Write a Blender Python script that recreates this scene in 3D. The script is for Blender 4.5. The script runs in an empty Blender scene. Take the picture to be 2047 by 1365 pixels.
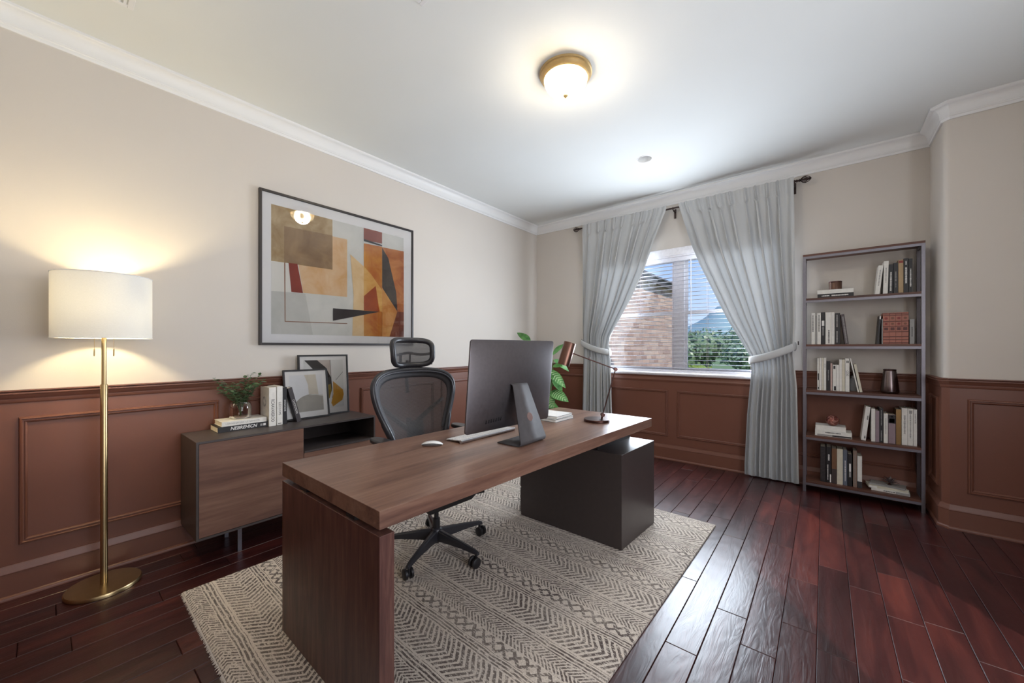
import bpy, bmesh, math, random
from mathutils import Vector, Matrix
random.seed(7)
SC = bpy.context.scene
COL = SC.collection
PI = math.pi

# ------------------------------------------------------------------ camera
F_PX, HOR = 765.0, 693.92
cam_d = bpy.data.cameras.new('camera')
cam_d.sensor_fit = 'HORIZONTAL'; cam_d.sensor_width = 36.0
cam_d.lens = 36.0 * F_PX / 2047.0
cam_d.shift_y = (HOR - 682.5) / 2047.0
cam_d.clip_start = 0.02; cam_d.clip_end = 600
cam = bpy.data.objects.new('camera', cam_d); COL.objects.link(cam)
cam.location = (0, 0, 1.27)
cam.rotation_euler = (PI / 2, 0, math.radians(39.1879))
SC.camera = cam

# ------------------------------------------------------------------ sky, sun, daylight, fill, exposure
def srgb(r, g, b):
    f = lambda c: c / 12.92 if c <= .04045 else ((c + .055) / 1.055) ** 2.4
    return (f(r / 255), f(g / 255), f(b / 255), 1.0)

W = bpy.data.worlds.new('sky'); SC.world = W; W.use_nodes = True
wn = W.node_tree.nodes; wl = W.node_tree.links; wn.clear()
wo = wn.new('ShaderNodeOutputWorld'); wb = wn.new('ShaderNodeBackground')
wt = wn.new('ShaderNodeTexCoord'); ws = wn.new('ShaderNodeSeparateXYZ'); wr = wn.new('ShaderNodeValToRGB')
wl.new(wt.outputs['Generated'], ws.inputs[0]); wl.new(ws.outputs['Z'], wr.inputs[0])
wl.new(wr.outputs[0], wb.inputs[0]); wl.new(wb.outputs[0], wo.inputs[0])
cr = wr.color_ramp
cr.elements[0].position = 0.0; cr.elements[0].color = srgb(196, 216, 246)
cr.elements[1].position = 0.38; cr.elements[1].color = srgb(92, 150, 226)
wb.inputs[1].default_value = 1.0

def light(name, kind, loc, energy, color, rot=(0, 0, 0), **kw):
    d = bpy.data.lights.new(name, kind); d.energy = energy; d.color = color
    for k, v in kw.items(): setattr(d, k, v)
    o = bpy.data.objects.new(name, d); COL.objects.link(o)
    o.location = loc; o.rotation_euler = rot
    return o

# sun stands behind the house, over the viewer's right shoulder; it never enters the room
light('sun', 'SUN', (3, -6, 12), 3.6, (1.0, .95, .86), (math.radians(52), 0, math.radians(38)), angle=.01)
# daylight through the window
light('window_daylight', 'AREA', (-1.27, 4.455, 1.62), 100, (.80, .89, 1.0), (math.radians(-90), 0, 0),
      shape='RECTANGLE', size=1.78, size_y=1.24)
# added fill lamp, out of view at the opening in the side wall
light('added_fill', 'AREA', (1.44, .95, 1.55), 36, (1.0, .985, .975), (0, math.radians(90), 0),
      shape='RECTANGLE', size=1.7, size_y=1.5)
vs = SC.view_settings
SC.display_settings.display_device = 'sRGB'
vs.view_transform = 'Standard'; vs.look = 'None'; vs.gamma = 1.0; vs.use_curve_mapping = False
vs.exposure = 0.37

# ------------------------------------------------------------------ helpers
class MB:
    def __init__(s): s.v = []; s.f = []; s.m = []
    def add(s, vs, fs, m=0):
        n = len(s.v); s.v += [tuple(p) for p in vs]
        for f in fs: s.f.append(tuple(i + n for i in f)); s.m.append(m)
    def box(s, x0, x1, y0, y1, z0, z1, m=0):
        if x0 > x1: x0, x1 = x1, x0
        if y0 > y1: y0, y1 = y1, y0
        if z0 > z1: z0, z1 = z1, z0
        s.add([(x0,y0,z0),(x1,y0,z0),(x1,y1,z0),(x0,y1,z0),(x0,y0,z1),(x1,y0,z1),(x1,y1,z1),(x0,y1,z1)],
              [(3,2,1,0),(4,5,6,7),(0,1,5,4),(1,2,6,5),(2,3,7,6),(3,0,4,7)], m)
        return s
    def hexa(s, lo, hi, m=0):           # two quads (ccw seen from above), bottom and top
        s.add(list(lo) + list(hi), [(3,2,1,0),(4,5,6,7),(0,1,5,4),(1,2,6,5),(2,3,7,6),(3,0,4,7)], m); return s
    def lathe(s, prof, n=32, c=(0,0,0), m=0, cap=True):
        vs = []; fs = []
        for (r, z) in prof:
            for k in range(n):
                a = 2*PI*k/n; vs.append((c[0]+r*math.cos(a), c[1]+r*math.sin(a), c[2]+z))
        for i in range(len(prof)-1):
            for k in range(n):
                a, b = i*n+k, i*n+(k+1) % n
                fs.append((a, b, b+n, a+n))
        if cap:
            if prof[0][0] > 1e-5: fs.append(tuple(reversed(range(n))))
            if prof[-1][0] > 1e-5: fs.append(tuple((len(prof)-1)*n+k for k in range(n)))
        s.add(vs, fs, m); return s
    def tube(s, path, r, n=8, m=0, closed=False, squash=None):
        P = [Vector(p) for p in path]; N = len(P); vs = []; fs = []
        R = r if isinstance(r, (list, tuple)) else [r]*N
        up = None
        for i in range(N):
            if closed: t = P[(i+1) % N] - P[i-1]
            else: t = P[min(i+1, N-1)] - P[max(i-1, 0)]
            t.normalize()
            if up is None: up = Vector((0,0,1)) if abs(t.z) < .9 else Vector((1,0,0))
            a = t.cross(up)
            if a.length < 1e-6: a = t.orthogonal()
            a.normalize(); b = a.cross(t); up = b
            for k in range(n):
                w = 2*PI*k/n
                q = (squash or 1.0)
                vs.append(P[i] + a*math.cos(w)*R[i] + b*math.sin(w)*R[i]*q)
        for i in range(N if closed else N-1):
            j = (i+1) % N
            for k in range(n):
                fs.append((i*n+k, i*n+(k+1) % n, j*n+(k+1) % n, j*n+k))
        if not closed:
            fs.append(tuple(reversed(range(n)))); fs.append(tuple((N-1)*n+k for k in range(n)))
        s.add(vs, fs, m); return s
    def prism(s, poly, z0, z1, m=0):
        n = len(poly)
        s.add([(x,y,z0) for x,y in poly]+[(x,y,z1) for x,y in poly],
              [tuple(reversed(range(n))), tuple(range(n, 2*n))]+[(i,(i+1) % n,n+(i+1) % n,n+i) for i in range(n)], m); return s
    def grid(s, fn, nu, nv, m=0):
        vs = [fn(i/nu, j/nv) for j in range(nv+1) for i in range(nu+1)]
        fs = [(j*(nu+1)+i, j*(nu+1)+i+1, (j+1)*(nu+1)+i+1, (j+1)*(nu+1)+i) for j in range(nv) for i in range(nu)]
        s.add(vs, fs, m); return s
    def xf(s, M, start=0):
        for i in range(start, len(s.v)): s.v[i] = tuple(M @ Vector(s.v[i]))
        return s
    def mesh(s, name):
        me = bpy.data.meshes.new(name); me.from_pydata(s.v, [], s.f); me.update(); return me
    def build(s, name, mats, parent=None, smooth=False, bevel=0, seg=2, loc=None, rot=None, solid=0, sub=0, fix=True):
        me = s.mesh(name)
        if not isinstance(mats, (list, tuple)): mats = [mats]
        for mt in mats: me.materials.append(mt)
        me.polygons.foreach_set('material_index', s.m)
        if fix:
            bm = bmesh.new(); bm.from_mesh(me); bmesh.ops.recalc_face_normals(bm, faces=bm.faces); bm.to_mesh(me); bm.free()
        if smooth is True: me.polygons.foreach_set('use_smooth', [True]*len(me.polygons))
        o = bpy.data.objects.new(name, me); COL.objects.link(o)
        if parent: o.parent = parent
        if loc: o.location = loc
        if rot: o.rotation_euler = rot
        if bevel:
            b = o.modifiers.new('bevel', 'BEVEL'); b.width = bevel; b.segments = seg; b.limit_method = 'ANGLE'; b.angle_limit = .6
            me.polygons.foreach_set('use_smooth', [True]*len(me.polygons))
            b.harden_normals = True
        if solid:
            d = o.modifiers.new('solid', 'SOLIDIFY'); d.thickness = solid; d.offset = 0
        if sub:
            d = o.modifiers.new('sub', 'SUBSURF'); d.levels = sub; d.render_levels = sub
        if smooth == 'auto': auto(me)
        return o

def auto(me, ang=.7):
    me.polygons.foreach_set('use_smooth', [True]*len(me.polygons))
    bm = bmesh.new(); bm.from_mesh(me)
    for e in bm.edges:
        if len(e.link_faces) == 2 and e.calc_face_angle(0) > ang: e.smooth = False
    bm.to_mesh(me); bm.free()

def tag(o, label=None, cat=None, group=None, kind=None):
    if label: o['label'] = label
    if cat: o['category'] = cat
    if group: o['group'] = group
    if kind: o['kind'] = kind
    return o
def thing(name, label, cat, loc=(0,0,0), rz=0, group=None, rot=None):
    o = bpy.data.objects.new(name, None); COL.objects.link(o); o.empty_display_size = .1
    o.location = loc; o.rotation_euler = rot if rot else (0,0,rz)
    return tag(o, label, cat, group)
def struct(o, label=None): return tag(o, label, None, None, 'structure')
def text_mesh(name, body, size, mat, parent, M, shear=0, bold=0, xs=1.0, align='CENTER'):
    cu = bpy.data.curves.new(name, 'FONT'); cu.body = body; cu.size = size; cu.shear = shear; cu.offset = bold
    cu.align_x = align; cu.align_y = 'CENTER'; cu.extrude = .0002; cu.resolution_u = 3
    t = bpy.data.objects.new('tmp', cu); COL.objects.link(t)
    dg = bpy.context.evaluated_depsgraph_get(); dg.update()
    me = bpy.data.meshes.new_from_object(t.evaluated_get(dg)); bpy.data.objects.remove(t); bpy.data.curves.remove(cu)
    me.name = name; me.transform(M @ Matrix.Diagonal((xs,1,1,1))); me.materials.clear(); me.materials.append(mat)
    o = bpy.data.objects.new(name, me); COL.objects.link(o); o.parent = parent
    return o

# ------------------------------------------------------------------ materials
class NT:
    def __init__(s, name):
        s.mat = bpy.data.materials.new(name); s.mat.use_nodes = True
        s.n = s.mat.node_tree.nodes; s.l = s.mat.node_tree.links; s.n.clear()
        s.out = s.n.new('ShaderNodeOutputMaterial')
    def node(s, t, **kw):
        x = s.n.new(t)
        for k, v in kw.items(): setattr(x, k, v)
        return x
    def link(s, a, b): s.l.new(a, b)
    def val(s, sock, v):
        if hasattr(v, 'is_linked') or hasattr(v, 'links'): s.l.new(v, sock)
        else: sock.default_value = v
    def math(s, op, a, b=0.0, c=None, clamp=False):
        x = s.node('ShaderNodeMath', operation=op, use_clamp=clamp); s.val(x.inputs[0], a); s.val(x.inputs[1], b)
        if c is not None: s.val(x.inputs[2], c)
        return x.outputs[0]
    def mix(s, fac, a, b, blend='MIX'):
        x = s.node('ShaderNodeMix', data_type='RGBA', blend_type=blend); s.val(x.inputs[0], fac); s.val(x.inputs[6], a); s.val(x.inputs[7], b)
        return x.outputs[2]
    def coord(s, scale=(1,1,1), rot=(0,0,0), kind='Object', off=None):
        t = s.node('ShaderNodeTexCoord'); m = s.node('ShaderNodeMapping')
        m.inputs['Scale'].default_value = scale; m.inputs['Rotation'].default_value = rot
        s.link(t.outputs[kind], m.inputs[0])
        if off is not None: s.link(off, m.inputs[1])
        return m.outputs[0]
    def noise(s, vec, scale=5, detail=3, rough=.55, dist=0):
        x = s.node('ShaderNodeTexNoise'); s.link(vec, x.inputs['Vector'])
        x.inputs['Scale'].default_value = scale; x.inputs['Detail'].default_value = detail
        x.inputs['Roughness'].default_value = rough; x.inputs['Distortion'].default_value = dist
        return x.outputs[0]
    def ramp(s, fac, stops):
        x = s.node('ShaderNodeValToRGB'); s.link(fac, x.inputs[0]); e = x.color_ramp.elements
        while len(e) < len(stops): e.new(.5)
        for i, (p, c) in enumerate(stops): e[i].position = p; e[i].color = c
        return x.outputs[0]
    def bump(s, h, strength=.2, dist=.01):
        x = s.node('ShaderNodeBump'); x.inputs['Strength'].default_value = strength; x.inputs['Distance'].default_value = dist
        s.link(h, x.inputs['Height']); return x.outputs[0]
    def bsdf(s, color, rough=.5, metal=0, normal=None, spec=.5, coat=0, coat_rough=.1, sheen=0):
        p = s.node('ShaderNodeBsdfPrincipled'); s.val(p.inputs['Base Color'], color); s.val(p.inputs['Roughness'], rough)
        p.inputs['Metallic'].default_value = metal; p.inputs['Specular IOR Level'].default_value = spec
        p.inputs['Coat Weight'].default_value = coat; p.inputs['Coat Roughness'].default_value = coat_rough
        p.inputs['Sheen Weight'].default_value = sheen
        if normal: s.link(normal, p.inputs['Normal'])
        return p
    def done(s, sh): s.link(sh.outputs[0] if hasattr(sh, 'outputs') else sh, s.out.inputs[0]); return s.mat

_cache = {}
def plain(r, g, b, rough=.5, metal=0, spec=.5, var=.06, coat=0):
    k = (r, g, b, rough, metal, spec, var, coat)
    if k in _cache: return _cache[k]
    t = NT('paint_%d_%d_%d' % (r, g, b)); c = srgb(r, g, b)
    n = t.noise(t.coord(), 35, 2)
    lo = tuple(x*(1-var) for x in c[:3])+(1,); hi = tuple(min(1, x*(1+var)) for x in c[:3])+(1,)
    col = t.ramp(n, [(.3, lo), (.7, hi)])
    m = t.done(t.bsdf(col, rough, metal, None, spec, coat)); _cache[k] = m; return m

def wall_mat(name, rgb, rough=.75, bump=.12, scale=220):
    t = NT(name); v = t.coord(); n = t.noise(v, scale, 3); big = t.noise(v, 1.3, 2)
    c = srgb(*rgb); lo = tuple(x*.965 for x in c[:3])+(1,)
    return t.done(t.bsdf(t.ramp(big, [(.3, lo), (.7, c)]), rough, 0, t.bump(n, bump, .002), .35))
M_WALL = wall_mat('beige_wall_paint', (209, 202, 194))
M_CEIL = wall_mat('ceiling_paint', (228, 230, 228), .9, .1)
M_TRIM = wall_mat('white_trim_paint', (232, 232, 232), .4, .03, 90)
M_WAIN = wall_mat('russet_wainscot_paint', (114, 74, 60), .34, .04, 120)
M_WFRAME = plain(228, 226, 230, .35)

def wood(name, dark, mid, light, axis='Y', scale=1.0, rough=.38, contrast=1.0, spec=.45, seed=0, coat=0):
    t = NT(name)
    sc = {'X': (.55, 7, 7), 'Y': (7, .55, 7), 'Z': (7, 7, .55)}[axis]
    oi = t.node('ShaderNodeObjectInfo'); mv = t.math('MULTIPLY', oi.outputs['Random'], 37.0); cb = t.node('ShaderNodeCombineXYZ')
    for k in range(3): t.link(mv, cb.inputs[k])
    v = t.coord(tuple(k*scale for k in sc), off=cb.outputs[0])
    n1 = t.noise(v, 1.4, 4, .6, .6); n2 = t.noise(v, 9, 3, .6, .2)
    fine = t.noise(t.coord(tuple(k*scale*6 for k in sc)), 6, 2, .5)
    f = t.math('ADD', t.math('MULTIPLY', n1, .75), t.math('MULTIPLY', n2, .25))
    col = t.ramp(f, [(.34, srgb(*dark)), (.5, srgb(*mid)), (.66, srgb(*light))])
    col = t.mix(t.math('MULTIPLY', fine, .35), col, srgb(*dark))
    return t.done(t.bsdf(col, rough, 0, t.bump(fine, .05, .002), spec, coat))
M_WALNUT_Y = wood('walnut_lengthwise', (86, 60, 52), (126, 94, 79), (152, 120, 102), 'Y', 1.1, .30)
M_WALNUT_X = wood('walnut_crosswise', (74, 48, 42), (112, 78, 64), (138, 102, 84), 'X', .9, .32)
M_WALNUT_Z = wood('walnut_upright', (68, 43, 40), (96, 64, 57), (118, 86, 74), 'Z', 4.0, .34)
M_SIDE_Y = wood('sideboard_walnut', (88, 60, 51), (120, 86, 71), (140, 106, 88), 'Y', 1.0, .42)
M_SHELF = wood('shelf_walnut', (70, 42, 34), (98, 62, 48), (118, 78, 62), 'X', 1.0, .45)
M_CHAR = plain(64, 56, 54, .34, 0, .5, .05)
M_CHAR2 = plain(72, 64, 62, .42, 0, .5, .05)

def metal(name, rgb, rough=.3, brushed=None):
    t = NT(name); c = srgb(*rgb); v = t.coord(brushed or (1,1,1)); n = t.noise(v, 60, 2)
    lo = tuple(x*.9 for x in c[:3])+(1,)
    r = t.math('ADD', t.math('MULTIPLY', n, .12), rough-.06)
    return t.done(t.bsdf(t.ramp(n, [(.3, lo), (.7, c)]), r, 1.0))
M_BRASS = metal('brushed_brass', (194, 170, 126), .31, (.3, .3, .02))
M_STEEL = metal('grey_steel', (130, 127, 134), .42)
M_GUN = metal('space_grey_aluminium', (116, 111, 113), .48, (1, 1, 1))
M_STAND = plain(74, 71, 73, .7, 0, .3)
M_ALU = metal('silver_aluminium', (200, 198, 200), .3)
M_COPPER = metal('brushed_copper', (118, 88, 77), .34, (.5, .5, .05))
M_BRONZE = metal('dark_copper', (86, 62, 58), .34)
M_ROD = metal('oil_rubbed_bronze', (74, 62, 60), .4)
M_GOLD = plain(206, 176, 122, .38, .45)
M_PEWTER = metal('dark_pewter', (120, 108, 108), .24, (6, 6, .5))
M_BLACK = plain(30, 28, 30, .42)
M_CHAIR = plain(44, 43, 47, .36)
M_CASTER = plain(30, 28, 30, .45)
M_WHITE = plain(236, 234, 232, .5)
M_GLOSSW = plain(240, 240, 240, .18)
M_PAGES = plain(226, 216, 196, .8)

def emis(name, rgb, s):
    t = NT(name); e = t.node('ShaderNodeEmission'); e.inputs[0].default_value = srgb(*rgb); e.inputs[1].default_value = s
    return t.done(e)

def thin_glass(name, tint=(1,1,1,1), base=.04, rough=.0, gl=1.0):
    t = NT(name); tr = t.node('ShaderNodeBsdfTransparent'); tr.inputs[0].default_value = tint
    g = t.node('ShaderNodeBsdfGlossy'); g.inputs['Roughness'].default_value = rough
    fr = t.node('ShaderNodeFresnel'); fr.inputs[0].default_value = 1.45
    mx = t.node('ShaderNodeMixShader'); t.link(t.math('MULTIPLY', fr.outputs[0], gl), mx.inputs[0])
    t.link(tr.outputs[0], mx.inputs[1]); t.link(g.outputs[0], mx.inputs[2])
    return t.done(mx)
M_PANE = thin_glass('window_glass', gl=.55)
M_PICGLASS = thin_glass('picture_glass', gl=1.0)
M_VASE = thin_glass('vase_glass', (.86, .80, .77, 1), gl=1.0)

def cloth(name, rgb, transl=.4, scale=900, shade=.0):
    t = NT(name); c = srgb(*rgb); v = t.coord()
    w = t.noise(t.coord((1, 1, 6)), 160, 2); n = t.noise(v, 3, 2)
    lo = tuple(x*.93 for x in c[:3])+(1,)
    col = t.ramp(w, [(.3, lo), (.7, c)])
    p = t.bsdf(col, .85, 0, t.bump(w, .12, .001), .2, sheen=.15)
    tl = t.node('ShaderNodeBsdfTranslucent'); t.link(col, tl.inputs[0])
    mx = t.node('ShaderNodeMixShader'); mx.inputs[0].default_value = transl
    t.link(p.outputs[0], mx.inputs[1]); t.link(tl.outputs[0], mx.inputs[2])
    return t.done(mx)
M_CURTAIN = cloth('grey_linen_curtain', (198, 200, 201), .022)
M_SHADE = cloth('white_linen_shade', (240, 238, 232), .035)

def leaf_mat(name, a, b, stripe=None):
    t = NT(name); n = t.noise(t.coord(), 18, 3)
    col = t.ramp(n, [(.3, srgb(*a)), (.7, srgb(*b))])
    p = t.bsdf(col, .38, 0, None, .5)
    tl = t.node('ShaderNodeBsdfTranslucent'); t.link(col, tl.inputs[0])
    mx = t.node('ShaderNodeMixShader'); mx.inputs[0].default_value = .25
    t.link(p.outputs[0], mx.inputs[1]); t.link(tl.outputs[0], mx.inputs[2])
    return t.done(mx)
M_LEAF = leaf_mat('house_plant_leaf', (52, 104, 50), (104, 158, 84))
M_SPRIG = leaf_mat('sprig_leaf', (64, 96, 62), (128, 152, 108))
M_VEIN = plain(196, 216, 168, .5)
M_TREE = leaf_mat('tree_leaf', (84, 112, 88), (146, 168, 132))
M_TREE2 = leaf_mat('yellow_green_leaf', (104, 128, 50), (160, 176, 84))
M_BARK = plain(88, 74, 60, .9)
# ================================================================== ROOM SHELL
XL, YW, YJ, XJ, XR, YB = -3.195, 4.483, 4.032, .658, 1.45, -.19
ZC, ZCR, ZRAIL, ZBASE = 2.985, 2.871, 1.053, .171
WX0, WX1, WZ0, WZ1 = -2.19, -.35, .985, 2.298       # window opening
TH = .14

# floor slab and hand-scraped planks
def plank_mat():
    t = NT('hand_scraped_cherry_plank')
    oi = t.node('ShaderNodeObjectInfo'); rnd = oi.outputs['Random']
    mv = t.math('MULTIPLY', rnd, 60.0); cb = t.node('ShaderNodeCombineXYZ')
    for k in range(3): t.link(mv, cb.inputs[k])
    v = t.coord((9, 1.1, 1), off=cb.outputs[0])
    g = t.noise(v, 1.5, 3, .5, .6); fine = t.noise(t.coord((60, 3, 1), off=cb.outputs[0]), 4, 3)
    col = t.ramp(g, [(.25, srgb(48, 23, 23)), (.5, srgb(70, 32, 31)), (.78, srgb(98, 47, 40))])
    tint = t.ramp(rnd, [(0, srgb(186, 180, 184)), (.5, srgb(212, 202, 202)), (1, srgb(240, 228, 222))])
    col = t.mix(1.0, col, tint, 'MULTIPLY')
    col = t.mix(t.math('MULTIPLY', fine, .4), col, srgb(40, 16, 18))
    wav = t.noise(t.coord((14, 2.2, 1), off=cb.outputs[0]), 1.3, 3, .55, 2.4)
    rip = t.node('ShaderNodeTexWave'); rip.wave_type = 'RINGS'; rip.inputs['Scale'].default_value = 1.1
    rip.inputs['Distortion'].default_value = 7; rip.inputs['Detail'].default_value = 2
    t.link(t.coord((11, 2.6, 1), off=cb.outputs[0]), rip.inputs['Vector'])
    h = t.math('ADD', t.math('MULTIPLY', wav, .8), t.math('MULTIPLY', rip.outputs['Fac'], .18))
    rr = t.math('ADD', t.math('MULTIPLY', g, .12), .27)
    return t.done(t.bsdf(col, rr, 0, t.bump(h, .32, .006), .5, .25, .22))
M_PLANK = plank_mat()
floor = struct(MB().box(XL-TH, XR+TH, YB-TH, YW+TH, -.14, -.014).build('floor', plain(30, 14, 14, .7)), 'dark red hand scraped wooden plank floor')
PW = .127; x = XL - .004; row = 0
rg = random.Random(11)
while x < XR - .01:
    y = YB - .02 - rg.random()*.6
    first = True
    while y < YW - .01:
        L = rg.choice([.45, .62, .8, .95, 1.1, 1.22])
        if XL + 36*PW < x: L *= 2.4
        y1 = min(y + L, YW - .002)
        if YW - y1 < .25: y1 = YW - .002
        y0 = max(y, YB + .002); x1 = min(x + PW, XR - .001)
        if y1 > y0 + .05:
            c = .0022; g = .0009; cx, cy = (x+x1)/2, (y0+y1)/2; a, b = (x1-x)/2 - g, (y1-y0)/2 - g
            mb = MB(); zt = -rg.random()*.0006
            mb.add([(-a,-b,-.014),(a,-b,-.014),(a,b,-.014),(-a,b,-.014),(-a,-b,-c),(a,-b,-c),(a,b,-c),(-a,b,-c),
                    (-a+c,-b+c,zt),(a-c,-b+c,zt),(a-c,b-c,zt),(-a+c,b-c,zt)],
                   [(0,1,5,4),(1,2,6,5),(2,3,7,6),(3,0,4,7),(4,5,9,8),(5,6,10,9),(6,7,11,10),(7,4,8,11),(8,9,10,11)])
            o = mb.build('plank', M_PLANK, floor, fix=False); o.location = (cx, cy, 0)
        y = y1 if y1 < YW - .003 else YW
    x += PW; row += 1

# ceiling with a round hole for the recessed light
CANX, CANY, CANR = -1.268, 3.467, .060
cm = MB(); q = .11; n = 32
ring = [(CANX+CANR*math.cos(2*PI*k/n), CANY+CANR*math.sin(2*PI*k/n)) for k in range(n)]
def sqp(k):
    a = 2*PI*k/n; cx, sy = math.cos(a), math.sin(a); m_ = max(abs(cx), abs(sy)); return (CANX+q*cx/m_, CANY+q*sy/m_)
sq = [sqp(k) for k in range(n)]
cm.add([(x_, y_, ZC) for x_, y_ in ring]+[(x_, y_, ZC) for x_, y_ in sq], [(k, n+k, n+(k+1) % n, (k+1) % n) for k in range(n)])
for (a0, a1, b0, b1) in [(XL-TH, CANX-q, YB-TH, YW+TH), (CANX+q, XR+TH, YB-TH, YW+TH), (CANX-q, CANX+q, YB-TH, CANY-q), (CANX-q, CANX+q, CANY+q, YW+TH)]:
    cm.add([(a0,b0,ZC),(a1,b0,ZC),(a1,b1,ZC),(a0,b1,ZC)], [(3,2,1,0)])
cm.box(XL-TH, XR+TH, YB-TH, YW+TH, ZC+.14, ZC+.2)
ceiling = struct(cm.build('ceiling', M_CEIL, fix=False), 'smooth white ceiling')

# walls (plaster)
wall_left = struct(MB().box(XL-TH, XL, YB-TH, YW+TH, 0, ZC+.1).build('wall_left', M_WALL), 'long beige wall with russet wainscot')
mb = MB()
mb.box(XL, WX0, YW, YW+TH, 0, ZC+.1); mb.box(WX1, XJ, YW, YW+TH, 0, ZC+.1)
mb.box(WX0, WX1, YW, YW+TH, 0, WZ0); mb.box(WX0, WX1, YW, YW+TH, WZ1, ZC+.1)
wall_window = struct(mb.build('wall_window', M_WALL), 'beige wall pierced by the window')
R = .035; arc = [(XJ+R-R*math.cos(a), YJ+R-R*math.sin(a)) for a in [k*PI/12 for k in range(7)]]
poly = [(XJ, YW+TH)] + arc + [(XR+TH, YJ), (XR+TH, YW+TH)]
wall_jog = struct(MB().prism(poly, 0, ZC+.1).build('wall_right', M_WALL, smooth='auto'), 'beige wall stepping forward with a rounded corner')
OY0, OY1, OZ = .15, 1.75, 2.5  # out-of-view opening, added to go with the fill lamp
mb = MB(); mb.box(XR, XR+TH, YB-TH, OY0, 0, ZC+.1); mb.box(XR, XR+TH, OY1, YJ, 0, ZC+.1); mb.box(XR, XR+TH, OY0, OY1, OZ, ZC+.1)
wall_opening = struct(mb.build('wall_opening', M_WALL), 'unseen side wall with a wide opening added for the fill light')
wall_rear = struct(MB().box(XL, XR, YB-TH, YB, 0, ZC+.1).build('wall_rear', M_WALL), 'wall behind the viewer')

# mouldings swept along the walls; interior lies to the right of the path
CH = .03
PATH = [(XR, YB), (XL, YB), (XL, YW), (XJ, YW), (XJ, YJ+CH), (XJ+CH, YJ), (XR, YJ)]
NAMES = ['rear', 'left', 'window', 'right', 'right', 'right']
def offs(path, d):
    out = []
    for i, p in enumerate(path):
        ns = []
        for (a, b) in ((i-1, i), (i, i+1)):
            if a < 0 or b >= len(path): continue
            tx, ty = path[b][0]-path[a][0], path[b][1]-path[a][1]; L = math.hypot(tx, ty); ns.append((ty/L, -tx/L))
        if len(ns) == 1: m_ = ns[0]
        else:
            k = 1 + ns[0][0]*ns[1][0] + ns[0][1]*ns[1][1]; m_ = ((ns[0][0]+ns[1][0])/k, (ns[0][1]+ns[1][1])/k)
        out.append((p[0]+m_[0]*d, p[1]+m_[1]*d))
    return out
def sweep(mb, prof, path, segs):
    cache = {}
    for (d, z) in prof: cache[d] = offs(path, d)
    for i in segs:
        A = [(cache[d][i][0], cache[d][i][1], z) for d, z in prof]; B = [(cache[d][i+1][0], cache[d][i+1][1], z) for d, z in prof]
        k = len(prof)
        mb.add(A+B, [(j, j+1, k+j+1, k+j) for j in range(k-1)]+[(k-1, 0, k, 2*k-1)]+[tuple(range(k)), tuple(range(2*k-1, k-1, -1))])
    return mb
crown = [(0,ZCR),(.010,ZCR),(.012,ZCR+.004),(.012,ZCR+.017),(.017,ZCR+.021),(.017,ZCR+.028)]
crown += [(.019+.040*(1-math.cos(a)), ZCR+.030+.066*math.sin(a)) for a in [k*PI/14 for k in range(8)]]
crown += [(.061,ZC-.016),(.066,ZC-.012),(.066,ZC),(0,ZC)]
LW_, WW_, RW_ = [1], [2], [3, 4, 5]
lab = {0: 'white crown moulding behind the viewer', 1: 'white crown moulding along the long left wall', 2: 'white crown moulding above the window', 3: 'white crown moulding around the rounded wall corner'}
for n_, segs in enumerate(([0], LW_, WW_, RW_)):
    struct(sweep(MB(), crown, PATH, segs).build('trim_%d' % (n_+1), M_TRIM, smooth='auto'), lab[n_])
base = [(0,0),(.026,0),(.026,.012),(.020,.020),(.016,.022),(.016,ZBASE-.042),(.018,ZBASE-.040),(.018,ZBASE-.034),(.013,ZBASE-.026),(.011,ZBASE-.014),(.007,ZBASE-.006),(.006,ZBASE),(0,ZBASE)]
base = [(d+.008, z) if d else (d, z) for d, z in base]
for n_, segs in (('rear', [0]), ('left', LW_), ('window', WW_), ('right', RW_)):
    struct(sweep(MB(), base, PATH, segs).build('baseboard_'+n_, M_WAIN, smooth='auto'), 'russet moulded baseboard on the %s wall' % n_)
# wainscot skin, chair rail, panel mouldings
skin = [(0,.1),(.008,.1),(.008,ZRAIL-.03),(0,ZRAIL-.03)]
rail = [(0,ZRAIL-.068),(.010,ZRAIL-.068),(.014,ZRAIL-.062),(.014,ZRAIL-.046),(.020,ZRAIL-.040),(.022,ZRAIL-.028),(.030,ZRAIL-.020),(.030,ZRAIL-.013),(.024,ZRAIL-.010),(.034,ZRAIL-.006),(.034,ZRAIL),(0,ZRAIL)]
sweep(MB(), skin, PATH, [0]).build('wainscot', M_WAIN, wall_rear)
sweep(MB(), rail, PATH, [0]).build('chair_rail', M_WAIN, wall_rear, smooth='auto')
sweep(MB(), skin, PATH, LW_).build('wainscot', M_WAIN, wall_left)
sweep(MB(), rail, PATH, LW_).build('chair_rail', M_WAIN, wall_left, smooth='auto')
sweep(MB(), skin, PATH, RW_).build('wainscot', M_WAIN, wall_jog)
sweep(MB(), rail, PATH, RW_).build('chair_rail', M_WAIN, wall_jog, smooth='auto')
for pth in ([(XR, YJ), (XR, OY1)], [(XR, OY0), (XR, YB)]):
    sweep(MB(), skin, pth, [0]).build('wainscot', M_WAIN, wall_opening); sweep(MB(), rail, pth, [0]).build('chair_rail', M_WAIN, wall_opening, smooth='auto')
    struct(sweep(MB(), base, pth, [0]).build('baseboard_opening', M_WAIN, smooth='auto'), 'russet moulded baseboard beside the added opening')
struct(sweep(MB(), crown, [(XJ+CH, YJ), (XR, YJ), (XR, YB), (XL, YB)], [1]).build('trim_5', M_TRIM, smooth='auto'), 'white crown moulding over the added opening')
mb = MB(); y8 = YW-.008
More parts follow.
